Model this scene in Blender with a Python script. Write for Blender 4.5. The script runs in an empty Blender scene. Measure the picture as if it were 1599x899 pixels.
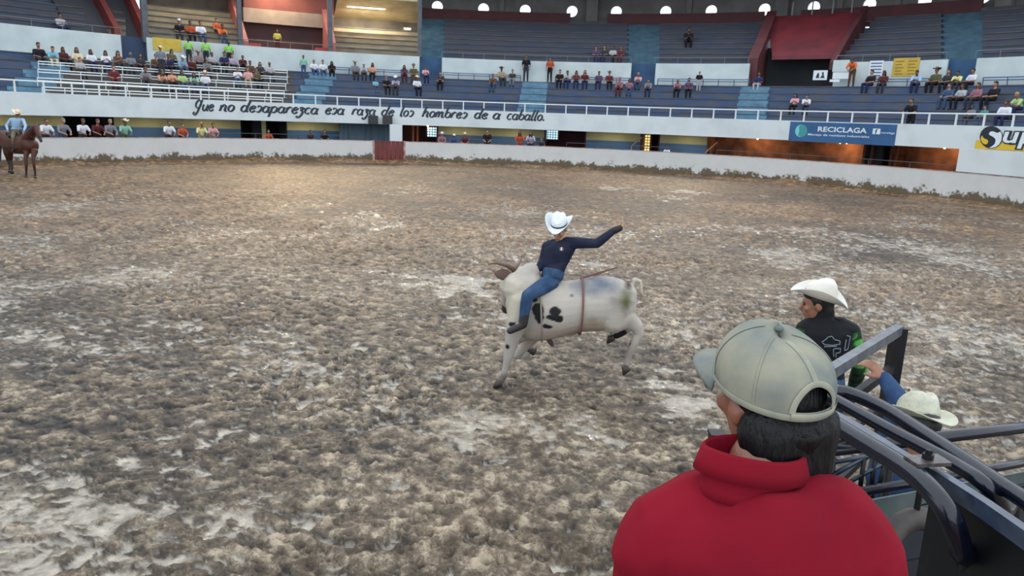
import bpy, bmesh, math, random
import numpy as np
from mathutils import Vector, Matrix
from math import sin, cos, pi, radians, degrees
S = bpy.context.scene
C = S.collection
random.seed(7)
# ---------------------------------------------------------------- camera
CX, CY, RB = -1.61, 24.11, 23.36          # centre of the ring, radius of its barrier
HC, PITCH, ROLL, FPX = 3.0, .2262, .0357, 1155.0
FW = Vector((0, cos(PITCH), -sin(PITCH)))
UP0 = Vector((0, sin(PITCH), cos(PITCH)))
RI = Vector((1, 0, 0)) * cos(ROLL) + UP0 * sin(ROLL)
UP = -Vector((1, 0, 0)) * sin(ROLL) + UP0 * cos(ROLL)
EYE = Vector((0, 0, HC))
cd = bpy.data.cameras.new('camera'); cam = bpy.data.objects.new('camera', cd); C.objects.link(cam)
cd.sensor_width = 36; cd.lens = FPX / 1599 * 36; cd.clip_start = .05; cd.clip_end = 500
cam.matrix_world = Matrix(((RI.x, UP.x, -FW.x, 0), (RI.y, UP.y, -FW.y, 0), (RI.z, UP.z, -FW.z, HC), (0, 0, 0, 1)))
S.camera = cam
# ---------------------------------------------------------------- world: even overcast sky
w = bpy.data.worlds.new('overcast'); S.world = w; w.use_nodes = True
nt = w.node_tree; bg = nt.nodes['Background']
tc = nt.nodes.new('ShaderNodeTexCoord'); sx = nt.nodes.new('ShaderNodeSeparateXYZ'); mp = nt.nodes.new('ShaderNodeMapRange')
cr = nt.nodes.new('ShaderNodeValToRGB')
nt.links.new(tc.outputs['Generated'], sx.inputs[0]); nt.links.new(sx.outputs['Z'], mp.inputs[0]); nt.links.new(mp.outputs[0], cr.inputs[0])
mp.inputs['From Min'].default_value = -.1; mp.inputs['From Max'].default_value = 1
cr.color_ramp.elements[0].color = (.80, .88, 1, 1); cr.color_ramp.elements[1].color = (.86, .93, 1.0, 1)
nt.links.new(cr.outputs[0], bg.inputs[0]); bg.inputs[1].default_value = 1.0
S.view_settings.view_transform = 'Standard'; S.view_settings.look = 'None'; S.view_settings.gamma = 1
S.view_settings.use_curve_mapping = False
S.view_settings.exposure = 1.12
def aim(o, p): o.rotation_euler = (Vector(p) - o.location).to_track_quat('-Z', 'Y').to_euler()
def flood(loc, tgt, power, col, ang, blend=.8, rad=.4):      # floodlights up under the stand roof
    l = bpy.data.lights.new('floodlight', 'SPOT'); l.energy = power; l.color = col; l.spot_size = radians(ang); l.spot_blend = blend
    l.shadow_soft_size = rad; o = bpy.data.objects.new('floodlight_beam', l); C.objects.link(o); o.location = loc; aim(o, tgt)
flood((-20, 56, 13.2), (-13, 24, 0), 6000, (1, .76, .44), 62, 1.0)
flood((-8, 60, 13.2), (-2, 34, 0), 3500, (1, .82, .55), 55)
flood((12, 58, 13.2), (4, 34, 0), 2500, (1, .84, .62), 60)
# ---------------------------------------------------------------- view helpers (photo pixel -> place in the arena)
def ray(px, py): return (FW * FPX + RI * (px - 799.5) - UP * (py - 449.5)) / FPX      # depth 1 along the view axis
def at_depth(px, py, d): return EYE + ray(px, py) * d
def on_z(px, py, z=0.0): r = ray(px, py); return EYE + r * ((z - HC) / r.z)
def on_y(px, py, y): r = ray(px, py); return EYE + r * (y / r.y)
def project(P):
    q = Vector(P) - EYE; z = q.dot(FW); return 799.5 + FPX * q.dot(RI) / z, 449.5 - FPX * q.dot(UP) / z
_tab = {}
def th_at(px, r, z=3.0):                                  # angle on the ring of radius r seen at column px
    k = (round(r, 3), round(z, 2))
    if k not in _tab:
        th = np.linspace(-.25, pi + .2, 3000); P = np.stack([CX + r * np.cos(th), CY + r * np.sin(th), np.full_like(th, z - HC)], 1)
        zz = P @ np.array(FW); X = 799.5 + FPX * (P @ np.array(RI)) / zz; ok = zz > 1
        X = X[ok]; T = th[ok]; o = np.argsort(X); _tab[k] = (X[o], T[o])
    X, T = _tab[k]; return float(np.interp(px, X, T))
def pol(th, r, z=0.0): return Vector((CX + r * cos(th), CY + r * sin(th), z))
# ---------------------------------------------------------------- object helpers
class MB:
    def __init__(s): s.v = []; s.f = []; s.m = []; s.mi = 0
    def add(s, vs, fs):
        b = len(s.v); s.v += [tuple(v) for v in vs]; s.f += [tuple(b + i for i in f) for f in fs]; s.m += [s.mi] * len(fs)
    def box(s, c, d, rot=None):
        c = Vector(c); vs = []
        for x in (-.5, .5):
            for y in (-.5, .5):
                for z in (-.5, .5):
                    q = Vector((x * d[0], y * d[1], z * d[2])); vs.append(c + (rot @ q if rot else q))
        s.add(vs, [(0, 1, 3, 2), (4, 6, 7, 5), (0, 4, 5, 1), (2, 3, 7, 6), (0, 2, 6, 4), (1, 5, 7, 3)])
    def ring(s, r0, r1, z0, z1, a0, a1, step=.03, zf=None):      # curved slab between two radii, heights and angles
        n = max(1, int(abs(a1 - a0) / step)); vs = []; fs = []
        for i in range(n + 1):
            a = a0 + (a1 - a0) * i / n
            vs += [pol(a, r0, z0), pol(a, r1, z0), pol(a, r1, z1), pol(a, r0, z1)]
        for i in range(n):
            b = 4 * i
            for j in range(4): fs.append((b + j, b + (j + 1) % 4, b + 4 + (j + 1) % 4, b + 4 + j))
        fs += [(3, 2, 1, 0), (4 * n, 4 * n + 1, 4 * n + 2, 4 * n + 3)]
        s.add(vs, fs)
    def tube(s, pts, rad, n=8, caps=True):
        pts = [Vector(p) for p in pts]; vs = []; fs = []; N = len(pts)
        if not hasattr(rad, '__len__'): rad = [rad] * N
        t = (pts[1] - pts[0]).normalized(); u = t.orthogonal().normalized()
        for i in range(N):
            t = (pts[min(i + 1, N - 1)] - pts[max(i - 1, 0)]).normalized()
            u = (u - t * u.dot(t)).normalized(); v_ = t.cross(u)
            for k in range(n):
                a = 2 * pi * k / n; vs.append(pts[i] + (u * cos(a) + v_ * sin(a)) * rad[i])
        for i in range(N - 1):
            for k in range(n):
                a = i * n + k; b = i * n + (k + 1) % n; fs.append((a, b, b + n, a + n))
        if caps: fs += [tuple(range(n - 1, -1, -1)), tuple((N - 1) * n + k for k in range(n))]
        s.add(vs, fs)
    def poly(s, pts, nrm, th):                              # flat polygon plate with thickness
        pts = [Vector(p) for p in pts]; n = len(pts); q = [p + Vector(nrm) * th for p in pts]
        s.add(pts + q, [tuple(range(n)), tuple(range(2 * n - 1, n - 1, -1))] + [(i, i + n, (i + 1) % n + n, (i + 1) % n) for i in range(n)])
    def mesh(s, name='mesh', smooth=False):
        me = bpy.data.meshes.new(name); me.from_pydata(s.v, [], s.f)
        if any(s.m): me.polygons.foreach_set('material_index', s.m)
        me.update()
        bm = bmesh.new(); bm.from_mesh(me); bmesh.ops.recalc_face_normals(bm, faces=bm.faces); bm.to_mesh(me); bm.free()
        if smooth: me.shade_smooth()
        return me
    def build(s, name, mat, parent=None, smooth=False, **k):
        me = s.mesh(name, smooth)
        for m in (mat if isinstance(mat, (list, tuple)) else [mat]): me.materials.append(m)
        return link(name, me, parent, **k)
def link(name, me, parent=None, mat=None, loc=None, rot=None, **k):
    o = bpy.data.objects.new(name, me); C.objects.link(o)
    if parent is not None: o.parent = parent
    if loc is not None: o.location = loc
    if rot is not None: o.rotation_euler = rot
    if mat is not None:
        if not me.materials: me.materials.append(mat)
        o.material_slots[0].link = 'OBJECT'; o.material_slots[0].material = mat
    for a, b in k.items(): o[a] = b
    return o
def thing(name, label, category, loc=(0, 0, 0), rz=0, group=None):
    o = bpy.data.objects.new(name, None); C.objects.link(o); o.location = loc; o.rotation_euler = (0, 0, rz)
    o.empty_display_size = .1
    o['label'] = label; o['category'] = category
    if group: o['group'] = group
    return o
def tag(o, label, category, group=None):
    o['label'] = label; o['category'] = category
    if group: o['group'] = group
    return o
def struct(name):
    o = bpy.data.objects.new(name, None); C.objects.link(o); o['kind'] = 'structure'; return o
def shift(me, p):                                            # move mesh origin
    me.transform(Matrix.Translation(-Vector(p)))
# ---------------------------------------------------------------- materials
def raw(c): return tuple(((x / 255) / 12.92 if x / 255 <= .04045 else ((x / 255 + .055) / 1.055) ** 2.4) for x in c)
def lin(c): return tuple(x * .80 for x in raw(c))
_mats = {}
def mat(name, col, rough=.7, metal=0, col2=None, scale=3, bump=0, bscale=None, spec=.5, emit=None, contrast=(.35, .65), stretch=(1, 1, 1), detail=5):
    if name in _mats: return _mats[name]
    m = bpy.data.materials.new(name); m.use_nodes = True; _mats[name] = m
    n = m.node_tree.nodes; L = m.node_tree.links; b = n['Principled BSDF']
    c = (*lin(col), 1); b.inputs['Base Color'].default_value = c; b.inputs['Roughness'].default_value = rough
    b.inputs['Metallic'].default_value = metal; b.inputs['Specular IOR Level'].default_value = spec
    if emit: b.inputs['Emission Color'].default_value = (*lin(emit[0]), 1); b.inputs['Emission Strength'].default_value = emit[1]
    if col2 or bump:
        t = n.new('ShaderNodeTexCoord'); mpg = n.new('ShaderNodeMapping'); mpg.inputs['Scale'].default_value = stretch
        L.new(t.outputs['Object'], mpg.inputs[0])
        nz = n.new('ShaderNodeTexNoise'); nz.inputs['Scale'].default_value = scale; nz.inputs['Detail'].default_value = detail
        L.new(mpg.outputs[0], nz.inputs['Vector'])
        if col2:
            r = n.new('ShaderNodeValToRGB'); r.color_ramp.elements[0].position = contrast[0]; r.color_ramp.elements[1].position = contrast[1]
            r.color_ramp.elements[0].color = c; r.color_ramp.elements[1].color = (*lin(col2), 1)
            L.new(nz.outputs[0], r.inputs[0]); L.new(r.outputs[0], b.inputs['Base Color'])
        if bump:
            n2 = nz
            if bscale:
                n2 = n.new('ShaderNodeTexNoise'); n2.inputs['Scale'].default_value = bscale; n2.inputs['Detail'].default_value = 4; L.new(mpg.outputs[0], n2.inputs['Vector'])
            bp = n.new('ShaderNodeBump'); bp.inputs['Strength'].default_value = bump; bp.inputs['Distance'].default_value = .02
            L.new(n2.outputs[0], bp.inputs['Height']); L.new(bp.outputs[0], b.inputs['Normal'])
    return m
def stained_wall(name, col, dirt, zbase, amount, streak=.25):
    """painted masonry with mud spatter that climbs from its foot"""
    m = bpy.data.materials.new(name); m.use_nodes = True; n = m.node_tree.nodes; L = m.node_tree.links; b = n['Principled BSDF']
    b.inputs['Roughness'].default_value = .75; b.inputs['Specular IOR Level'].default_value = .3
    t = n.new('ShaderNodeTexCoord'); sp = n.new('ShaderNodeSeparateXYZ'); L.new(t.outputs['Object'], sp.inputs[0])
    n1 = n.new('ShaderNodeTexNoise'); n1.inputs['Scale'].default_value = 1.3; n1.inputs['Detail'].default_value = 8; n1.inputs['Roughness'].default_value = .65; L.new(t.outputs['Object'], n1.inputs['Vector'])
    n2 = n.new('ShaderNodeTexNoise'); n2.inputs['Scale'].default_value = 7; n2.inputs['Detail'].default_value = 6; L.new(t.outputs['Object'], n2.inputs['Vector'])
    mr = n.new('ShaderNodeMapRange'); mr.inputs['From Min'].default_value = zbase; mr.inputs['From Max'].default_value = zbase + amount; mr.inputs['To Min'].default_value = 1; mr.inputs['To Max'].default_value = 0
    L.new(sp.outputs['Z'], mr.inputs[0])
    a = n.new('ShaderNodeMath'); a.operation = 'MULTIPLY_ADD'; L.new(n1.outputs[0], a.inputs[0]); a.inputs[1].default_value = 1.5; L.new(mr.outputs[0], a.inputs[2])
    a2 = n.new('ShaderNodeMath'); a2.operation = 'MULTIPLY_ADD'; L.new(n2.outputs[0], a2.inputs[0]); a2.inputs[1].default_value = .7; L.new(a.outputs[0], a2.inputs[2])
    r = n.new('ShaderNodeValToRGB'); r.color_ramp.elements[0].position = 1.62 / 2; r.color_ramp.elements[1].position = 1.80 / 2
    h = n.new('ShaderNodeMath'); h.operation = 'MULTIPLY'; h.inputs[1].default_value = .5; L.new(a2.outputs[0], h.inputs[0]); L.new(h.outputs[0], r.inputs[0])
    wr = n.new('ShaderNodeValToRGB'); wr.color_ramp.elements[0].position = .3; wr.color_ramp.elements[1].position = .75
    wr.color_ramp.elements[0].color = (*lin(col), 1); wr.color_ramp.elements[1].color = (*[x * (1 - streak) for x in lin(col)], 1); L.new(n1.outputs[0], wr.inputs[0])
    mx = n.new('ShaderNodeMix'); mx.data_type = 'RGBA'; L.new(r.outputs[0], mx.inputs[0]); L.new(wr.outputs[0], mx.inputs[6]); mx.inputs[7].default_value = (*lin(dirt), 1)
    L.new(mx.outputs[2], b.inputs['Base Color'])
    return m
# ================================================================ ground
def hash2(ix, iy, s):
    h = (ix.astype(np.int64) * 374761393 + iy.astype(np.int64) * 668265263 + s * 144665) & 0x7fffffff
    h = ((h ^ (h >> 13)) * 1274126177) & 0x7fffffff
    return ((h ^ (h >> 16)) & 0xffff) / 65535.0
def vnoise(x, y, s=0):
    ix = np.floor(x); iy = np.floor(y); fx = x - ix; fy = y - iy
    fx = fx * fx * fx * (fx * (fx * 6 - 15) + 10); fy = fy * fy * fy * (fy * (fy * 6 - 15) + 10)
    a = hash2(ix, iy, s); b = hash2(ix + 1, iy, s); c = hash2(ix, iy + 1, s); d = hash2(ix + 1, iy + 1, s)
    return (a + (b - a) * fx + (c - a) * fy + (a - b - c + d) * fx * fy) * 2 - 1
def fbm(x, y, o, s=0, g=.5):
    v = 0; A = 1; t = 0
    for i in range(o): v = v + A * vnoise(x * 2 ** i + 17.3 * i, y * 2 ** i - 9.1 * i, s + i); t += A; A *= g
    return v / t
PUD = [(on_z(962, 294), 1.3, .8), (on_z(1072, 299), 1.3, .55), (on_z(1060, 622), .55, .8), (on_z(735, 445), .6, .8)]
def ground_h(x, y):
    wx = x + .10 * vnoise(x * 3.1, y * 3.1, 50) + .03 * vnoise(x * 11, y * 11, 51); wy = y + .10 * vnoise(x * 3.1, y * 3.1, 60) + .03 * vnoise(x * 11, y * 11, 61)
    big = fbm(x * .22, y * .22, 2, 3)
    c = 3.4 * np.abs(fbm(wx * 4.4, wy * 9.4, 3, 9, .62)) - .75                      # rounded clods between narrow creases
    c = np.minimum(c, .9) + .5 * (1 - 2.4 * np.abs(fbm(wx * 8, wy * 16, 2, 13, .6)))
    hoof = np.clip((vnoise(wx * 9, wy * 9.6, 21) - .12) * 2.2, 0, 1)          # hoof holes
    lump = np.clip((vnoise(wx * 16, wy * 16, 25) - .1) * 2, 0, 1)
    amp = np.clip(.85 + .45 * vnoise(x * .5, y * .5, 40) + .4 * big, .55, 1.4)
    h = amp * (.028 * c - .038 * hoof + .014 * lump) + .014 * fbm(wx * 24, wy * 24, 3, 31, .68) + .03 * big
    rr = np.hypot(x - CX, y - CY); th = np.arctan2(y - CY, x - CX)
    far = np.clip((y - 18) / 14, 0, 1)
    h = h * (1 - .35 * far)
    bank = np.clip((rr - (RB - .75 - .45 * vnoise(th * 9, th * 0 + 3, 5))) / .8, 0, 1.2)
    h = h + bank * (.12 + .15 * np.clip(vnoise(th * 14, rr * .8, 8), 0, 1)) * (rr < RB + .3)
    lvl = -.032 + .024 * vnoise(x * .45, y * .45, 77) + .012 * vnoise(x * 2, y * 2, 79) + .010 * vnoise(x * 6, y * 9, 80) - .022 * far
    for p, rx, ry in PUD:
        d = ((x - p.x) / rx) ** 2 + ((y - p.y) / (ry * 1.6)) ** 2
        k = np.clip(1.0 - d + .8 * vnoise(x * 2.5, y * 3.5, 88) + .5 * vnoise(x * 7, y * 12, 89), 0, 1); lvl = lvl + k * .045
        h = h - k * .02
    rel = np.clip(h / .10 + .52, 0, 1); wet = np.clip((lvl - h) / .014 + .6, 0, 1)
    h = np.maximum(h, lvl + .002 * vnoise(x * 6, y * 6, 90))
    return h, wet, rel
def ground():
    R = 1.9 * np.exp(np.linspace(0, math.log(50 / 1.9), 720)); A = np.concatenate([np.linspace(radians(-8), radians(9.8), 40), np.linspace(radians(10), radians(170), 1090), np.linspace(radians(170.2), radians(190), 40)])
    rr, aa = np.meshgrid(R, A, indexing='ij'); x = rr * np.cos(aa); y = rr * np.sin(aa) - .3
    h, wet, rel = ground_h(x, y)
    dist = np.hypot(x - CX, y - CY); keep = dist < RB + .25
    n, m = x.shape; idx = np.arange(n * m).reshape(n, m)
    q = np.stack([idx[:-1, :-1], idx[1:, :-1], idx[1:, 1:], idx[:-1, 1:]], -1).reshape(-1, 4)
    k = keep[:-1, :-1] | keep[1:, 1:]; q = q[k.reshape(-1)]
    used = np.unique(q); mp_ = np.full(n * m, -1); mp_[used] = np.arange(len(used)); q = mp_[q]
    co = np.stack([x, y, h], -1).reshape(-1, 3)[used].astype(np.float32); wt = wet.reshape(-1)[used].astype(np.float32)
    me = bpy.data.meshes.new('floor'); me.vertices.add(len(co)); me.vertices.foreach_set('co', co.ravel())
    me.loops.add(len(q) * 4); me.loops.foreach_set('vertex_index', q.ravel().astype(np.int32))
    me.polygons.add(len(q)); me.polygons.foreach_set('loop_start', np.arange(0, len(q) * 4, 4, dtype=np.int32))
    me.update(calc_edges=True); me.shade_smooth()
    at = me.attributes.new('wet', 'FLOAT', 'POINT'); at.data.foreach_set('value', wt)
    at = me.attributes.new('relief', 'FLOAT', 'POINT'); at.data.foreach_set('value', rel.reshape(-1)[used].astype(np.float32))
    return me
def mud_material():
    m = bpy.data.materials.new('churned_mud'); m.use_nodes = True; n = m.node_tree.nodes; L = m.node_tree.links; b = n['Principled BSDF']
    t = n.new('ShaderNodeTexCoord'); V = t.outputs['Object']
    def noise(s, d, r=.55):
        z = n.new('ShaderNodeTexNoise'); z.inputs['Scale'].default_value = s; z.inputs['Detail'].default_value = d; z.inputs['Roughness'].default_value = r; L.new(V, z.inputs['Vector']); return z.outputs[0]
    def ramp(src, stops):
        r = n.new('ShaderNodeValToRGB'); e = r.color_ramp.elements
        while len(e) < len(stops): e.new(.5)
        for el, (p, c) in zip(e, stops): el.position = p; el.color = (*raw(c), 1) if len(c) == 3 else c
        L.new(src, r.inputs[0]); return r.outputs[0]
    def mix(f, a, bb, typ='MIX'):
        x = n.new('ShaderNodeMix'); x.data_type = 'RGBA'; x.blend_type = typ
        for i, s in ((0, f), (6, a), (7, bb)):
            if hasattr(s, 'is_output'): L.new(s, x.inputs[i])
            else: x.inputs[i].default_value = s
        return x.outputs[2]
    sp = n.new('ShaderNodeSeparateXYZ'); L.new(V, sp.inputs[0])
    # drier tan dirt towards the far side, grey clay in the middle and near the chutes
    mr = n.new('ShaderNodeMapRange'); mr.inputs['From Min'].default_value = 8; mr.inputs['From Max'].default_value = 25; L.new(sp.outputs['Y'], mr.inputs[0])
    nb = noise(.35, 5); ad = n.new('ShaderNodeMath'); ad.operation = 'MULTIPLY_ADD'; L.new(nb, ad.inputs[0]); ad.inputs[1].default_value = 1.4; L.new(mr.outputs[0], ad.inputs[2])
    sb = n.new('ShaderNodeMath'); sb.operation = 'SUBTRACT'; L.new(ad.outputs[0], sb.inputs[0]); sb.inputs[1].default_value = .7; sb.use_clamp = True
    clay = ramp(noise(5, 8, .75), [(.38, (64, 56, 47)), (.5, (118, 105, 90)), (.6, (190, 176, 155))])
    tan = ramp(noise(4, 8, .75), [(.38, (66, 48, 32)), (.5, (114, 88, 60)), (.62, (168, 136, 98))])
    c = mix(sb.outputs[0], clay, tan)
    dk = ramp(noise(.6, 4), [(.38, (255, 255, 255)), (.68, (186, 182, 178))]); c = mix(1.0, c, dk, 'MULTIPLY')
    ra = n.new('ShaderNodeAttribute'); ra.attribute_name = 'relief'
    c = mix(1.0, c, ramp(ra.outputs['Fac'], [(.16, (58, 62, 66)), (.34, (140, 138, 134)), (.52, (218, 214, 206)), (.8, (255, 253, 248))]), 'MULTIPLY')   # damp creases, with the shade of the hollows painted in; crests keep full colour
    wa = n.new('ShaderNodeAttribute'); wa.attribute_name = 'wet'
    wc = ramp(noise(7, 4), [(.35, (118, 110, 98)), (.65, (176, 166, 148))])   # milky clay water, paled so the colour also carries the sky sheen
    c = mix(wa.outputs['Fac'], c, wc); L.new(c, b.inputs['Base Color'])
    rm = n.new('ShaderNodeMapRange'); rm.inputs['To Min'].default_value = .55; rm.inputs['To Max'].default_value = .10
    L.new(wa.outputs['Fac'], rm.inputs[0]); L.new(rm.outputs[0], b.inputs['Roughness'])
    sm_ = n.new('ShaderNodeMapRange'); sm_.inputs['To Min'].default_value = .35; sm_.inputs['To Max'].default_value = 1.0; L.new(wa.outputs['Fac'], sm_.inputs[0]); L.new(sm_.outputs[0], b.inputs['Specular IOR Level'])
    bp = n.new('ShaderNodeBump'); bp.inputs['Strength'].default_value = .9; bp.inputs['Distance'].default_value = .03
    L.new(noise(18, 6, .7), bp.inputs['Height']); L.new(bp.outputs[0], b.inputs['Normal'])
    return m
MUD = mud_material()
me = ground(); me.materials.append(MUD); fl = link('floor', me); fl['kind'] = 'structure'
mb = MB(); N = 64
mb.add([(CX + 60 * cos(2 * pi * i / N), CY + 60 * sin(2 * pi * i / N), -.16) for i in range(N)], [tuple(range(N))])
o = mb.build('floor_outside_ring', mat('packed_earth', (110, 98, 80), .9, col2=(140, 124, 100))); o['kind'] = 'structure'
# ================================================================ ring walls and stands
A0, A1 = radians(-12), radians(204)
WHITE = (222, 226, 226)
M_BAR = stained_wall('whitewashed_barrier', (214, 214, 210), (104, 92, 74), .08, .84, .12)
M_WH = mat('white_paint', (216, 224, 224), .6, col2=(196, 204, 205), scale=.8, contrast=(.45, .8))
M_INNER = mat('pale_grey_green_paint', (206, 218, 216), .65, col2=(188, 200, 200), scale=.7)
M_RED = mat('red_paint', (128, 46, 42), .6, col2=(100, 44, 38), scale=2)
M_REDDK = mat('dark_maroon_paint', (92, 38, 42), .7, col2=(74, 34, 38), scale=1)
M_REDLN = mat('red_oxide_edge', (140, 62, 54), .7, col2=(190, 170, 165), scale=3)
M_STEEL = mat('white_steel', (226, 232, 232), .4)
M_BLUEST = mat('blue_steel', (52, 84, 124), .45)
M_GREYST = mat('grey_steel', (112, 118, 120), .5)
M_CONC = mat('concrete', (92, 92, 94), .85, col2=(70, 72, 76), scale=1.2)
M_STEP = mat('blue_painted_concrete', (62, 84, 118), .8, col2=(84, 90, 102), scale=.9, contrast=(.4, .62), stretch=(1, 1, 3))
M_STEPG = mat('bare_concrete_steps', (104, 96, 86), .85, col2=(78, 80, 82), scale=.8)
M_STEPU = mat('dusty_blue_concrete', (62, 72, 92), .85, col2=(76, 76, 82), scale=.6, stretch=(1, 1, 3))
M_STEPW = mat('cream_concrete_steps', (150, 138, 112), .8, col2=(122, 112, 94), scale=.8)
M_AISLE = mat('sky_blue_steps', (98, 144, 166), .7, col2=(80, 118, 142), scale=2)
M_TEAL = mat('teal_blue_steps', (62, 100, 116), .75, col2=(52, 80, 98), scale=1.5)
M_BLUEW = mat('blue_wall_paint', (42, 88, 126), .7, col2=(34, 68, 104), scale=1)
M_OLIVE = mat('ochre_olive_plaster', (222, 212, 158), .8, col2=(196, 192, 150), scale=.7)
M_BLUED = mat('blue_dado_paint', (84, 130, 178), .7, col2=(84, 112, 140), scale=1)
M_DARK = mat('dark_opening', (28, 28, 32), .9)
M_BRICK = mat('orange_brown_plaster', (158, 104, 74), .8, col2=(96, 64, 50), scale=1.4)
M_BROWN = mat('brown_wood', (120, 66, 44), .7, col2=(88, 50, 36), scale=4, stretch=(1, 1, .2))
RF = 25.06
def th(px, r, z=3.0): return A1 if px <= -150 else A0 if px >= 1700 else th_at(px, r, z)      # the stands run on past the frame
# barrier with the red gate let into it
g0, g1 = th(631.5, RB, .7), th(583.5, RB, .7)
wb = struct('wall_barrier')
for i, (a, b) in enumerate(((A0, g0), (g1, A1))):
    mb = MB(); mb.ring(RB, RB + .18, -.3, 1.30, a, b, .02); mb.build('masonry', M_BAR, wb)
    mb = MB(); mb.ring(RB - .01, RB + .19, 1.30, 1.325, a, b, .02); mb.build('coping', M_REDLN, wb)
gt = thing('barrier_gate', 'dark red wooden gate set in the white ring barrier under the loudspeakers', 'gate', pol((g0 + g1) / 2, RB + .08, 0))
L0 = gt.location.copy()
npl = 7
for i in range(npl):
    a = g0 + (g1 - g0) * (i + .06) / npl; b = g0 + (g1 - g0) * (i + .94) / npl
    mb = MB(); mb.ring(RB + .03 + .006 * (i % 2), RB + .09, -.05, 1.27, a, b); o = mb.build('plank', M_RED, gt); o.location = -L0
for z in (.25, 1.27):
    mb = MB(); mb.ring(RB + .01, RB + .03 if z < 1 else RB + .12, z, z + .05, g0, g1, .02); o = mb.build('rail', M_RED, gt); o.location = -L0
for a in (g0, g1):
    mb = MB(); mb.ring(RB - .02, RB + .2, -.2, 1.34, a - .0025, a + .0025, 1); o = mb.build('post', M_REDLN, gt); o.location = -L0
# passage behind the barrier: raised walk, back wall, slab above
RC = 27.6
mb = MB(); mb.ring(RB + .18, RC + 3, -.2, .42, A0, A1, .02); mb.build('floor_passage', M_CONC)['kind'] = 'structure'
bw = struct('wall_passage')
def back(px0, px1, m, z0, z1, r=RC, name='plaster'):
    a, b = th(px1, r, 1.8), th(px0, r, 1.8); mb = MB(); mb.ring(r, r + .15, z0, z1, a, b, .02); return mb.build(name, m, bw)
def bay(px0, px1):
    back(px0, px1, M_OLIVE, 1.72, 2.45); back(px0, px1, M_BLUED, .4, 1.72, name='dado')
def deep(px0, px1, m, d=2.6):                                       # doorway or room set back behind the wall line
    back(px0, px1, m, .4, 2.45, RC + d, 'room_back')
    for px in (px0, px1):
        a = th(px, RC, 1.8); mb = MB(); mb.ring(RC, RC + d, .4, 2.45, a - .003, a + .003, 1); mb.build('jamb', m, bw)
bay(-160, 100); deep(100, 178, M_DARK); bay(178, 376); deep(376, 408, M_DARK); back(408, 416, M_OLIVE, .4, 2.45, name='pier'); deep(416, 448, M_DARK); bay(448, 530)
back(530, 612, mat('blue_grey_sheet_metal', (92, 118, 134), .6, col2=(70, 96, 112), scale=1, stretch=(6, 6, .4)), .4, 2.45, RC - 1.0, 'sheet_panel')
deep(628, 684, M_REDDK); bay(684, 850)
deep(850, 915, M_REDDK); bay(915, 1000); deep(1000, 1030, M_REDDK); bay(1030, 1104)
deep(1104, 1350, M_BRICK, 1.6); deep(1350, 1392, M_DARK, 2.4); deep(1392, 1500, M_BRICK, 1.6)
for px in (1350, 1362, 1392, 1400, 645, 652):                        # timber posts of the doorways
    a = th(px, RC - .1, 1.8); mb = MB(); mb.ring(RC - .16, RC - .04, .4, 2.42, a - .0022, a + .0022, 1); mb.build('door_post', M_BROWN if px > 700 else mat('orange_wood', (196, 104, 52), .6), bw)
# white closed stretch on the right
a, b = th(1780, RB + .12, 1.8), th(1495, RB + .12, 1.8)
mb = MB(); mb.ring(RB + .12, RB + .3, 1.32, 2.36, A0, b, .02); mb.build('infill_wall', M_WH, wb)
mb = MB(); mb.ring(RB + .05, RC, 1.325, 1.345, A0, b, .02); mb.build('ledge', M_CONC, wb)
mb = MB(); mb.ring(RB + .3, RC, .4, 2.36, b - .004, b, 1); mb.build('return_wall', M_WH, wb)
# white pier beside the gate
a, b = th(628, RB + .4, 1.8), th(609, RB + .4, 1.8); mb = MB(); mb.ring(RB + .3, RB + .8, .4, 2.32, a, b); mb.build('pier', M_WH, wb)
# balcony
wbal = struct('wall_balcony')
mb = MB(); mb.ring(RF, RF + .16, 2.30, 3.38, A0, A1, .015); fascia = mb.build('parapet', M_WH, wbal)
mb = MB(); mb.ring(RF + .16, RC + 3, 2.40, 2.62, A0, A1, .02); mb.build('slab', M_CONC, wbal)
# rail on the parapet
rl = thing('balcony_railing', 'white steel railing running all along the top of the lettered parapet', 'railing', pol(radians(90), RF, 3.38)); L0 = rl.location.copy()
mb = MB(); n = 160; mb.tube([pol(A0 + (A1 - A0) * i / n, RF + .08, 3.90) for i in range(n + 1)], .035, 6); o = mb.build('top_rail', M_STEEL, rl); o.location = -L0
pm = MB(); pm.box((0, 0, .26), (.07, .07, .52)); pme = pm.mesh('post'); pme.materials.append(M_STEEL)
step = .0528; a = th(527, RF, 3.5)
k0 = int((A0 - a) / step) + 1; k1 = int((A1 - a) / step)
for k in range(k0, k1): t = a + k * step; link('post', pme, rl, loc=pol(t, RF + .08, 3.38) - L0, rot=(0, 0, t))
# lower stand
NR = 6
ROW = [(26.9 + 1.18 * k, 2.75 + .48 * (k + 1)) for k in range(NR)]
R2 = 34.0; ZW0, ZW1 = 5.66, 7.2
st = struct('floor_lower_stand')
SECT = [(-200, 52, M_STEP), (52, 458, M_STEPG), (458, 1700, M_STEP)]
for k, (r, z) in enumerate(ROW):
    r1 = ROW[k + 1][0] if k < NR - 1 else R2 + 1
    for p0, p1, m in SECT:
        mb = MB(); mb.ring(r, r1 + .02, z - .60, z, max(A0, th(p1, r, z)), min(A1, th(p0, r, z)), .02); mb.build('step', m, st)
        mb = MB(); mb.ring(r - .035, r + .1, z - .05, z + .012, max(A0, th(p1, r, z)), min(A1, th(p0, r, z)), .02); mb.build('step_nosing', M_CONC, st)
    mb = MB(); mb.ring(RF + .16, ROW[0][0], 2.62, 2.75, A0, A1, .03)
mb.build('walkway', M_CONC, st)
AISLES = [(30, 62, 88), (473, 486, 503), (828, 826, 836), (1172, 1175, 1180)]
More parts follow.
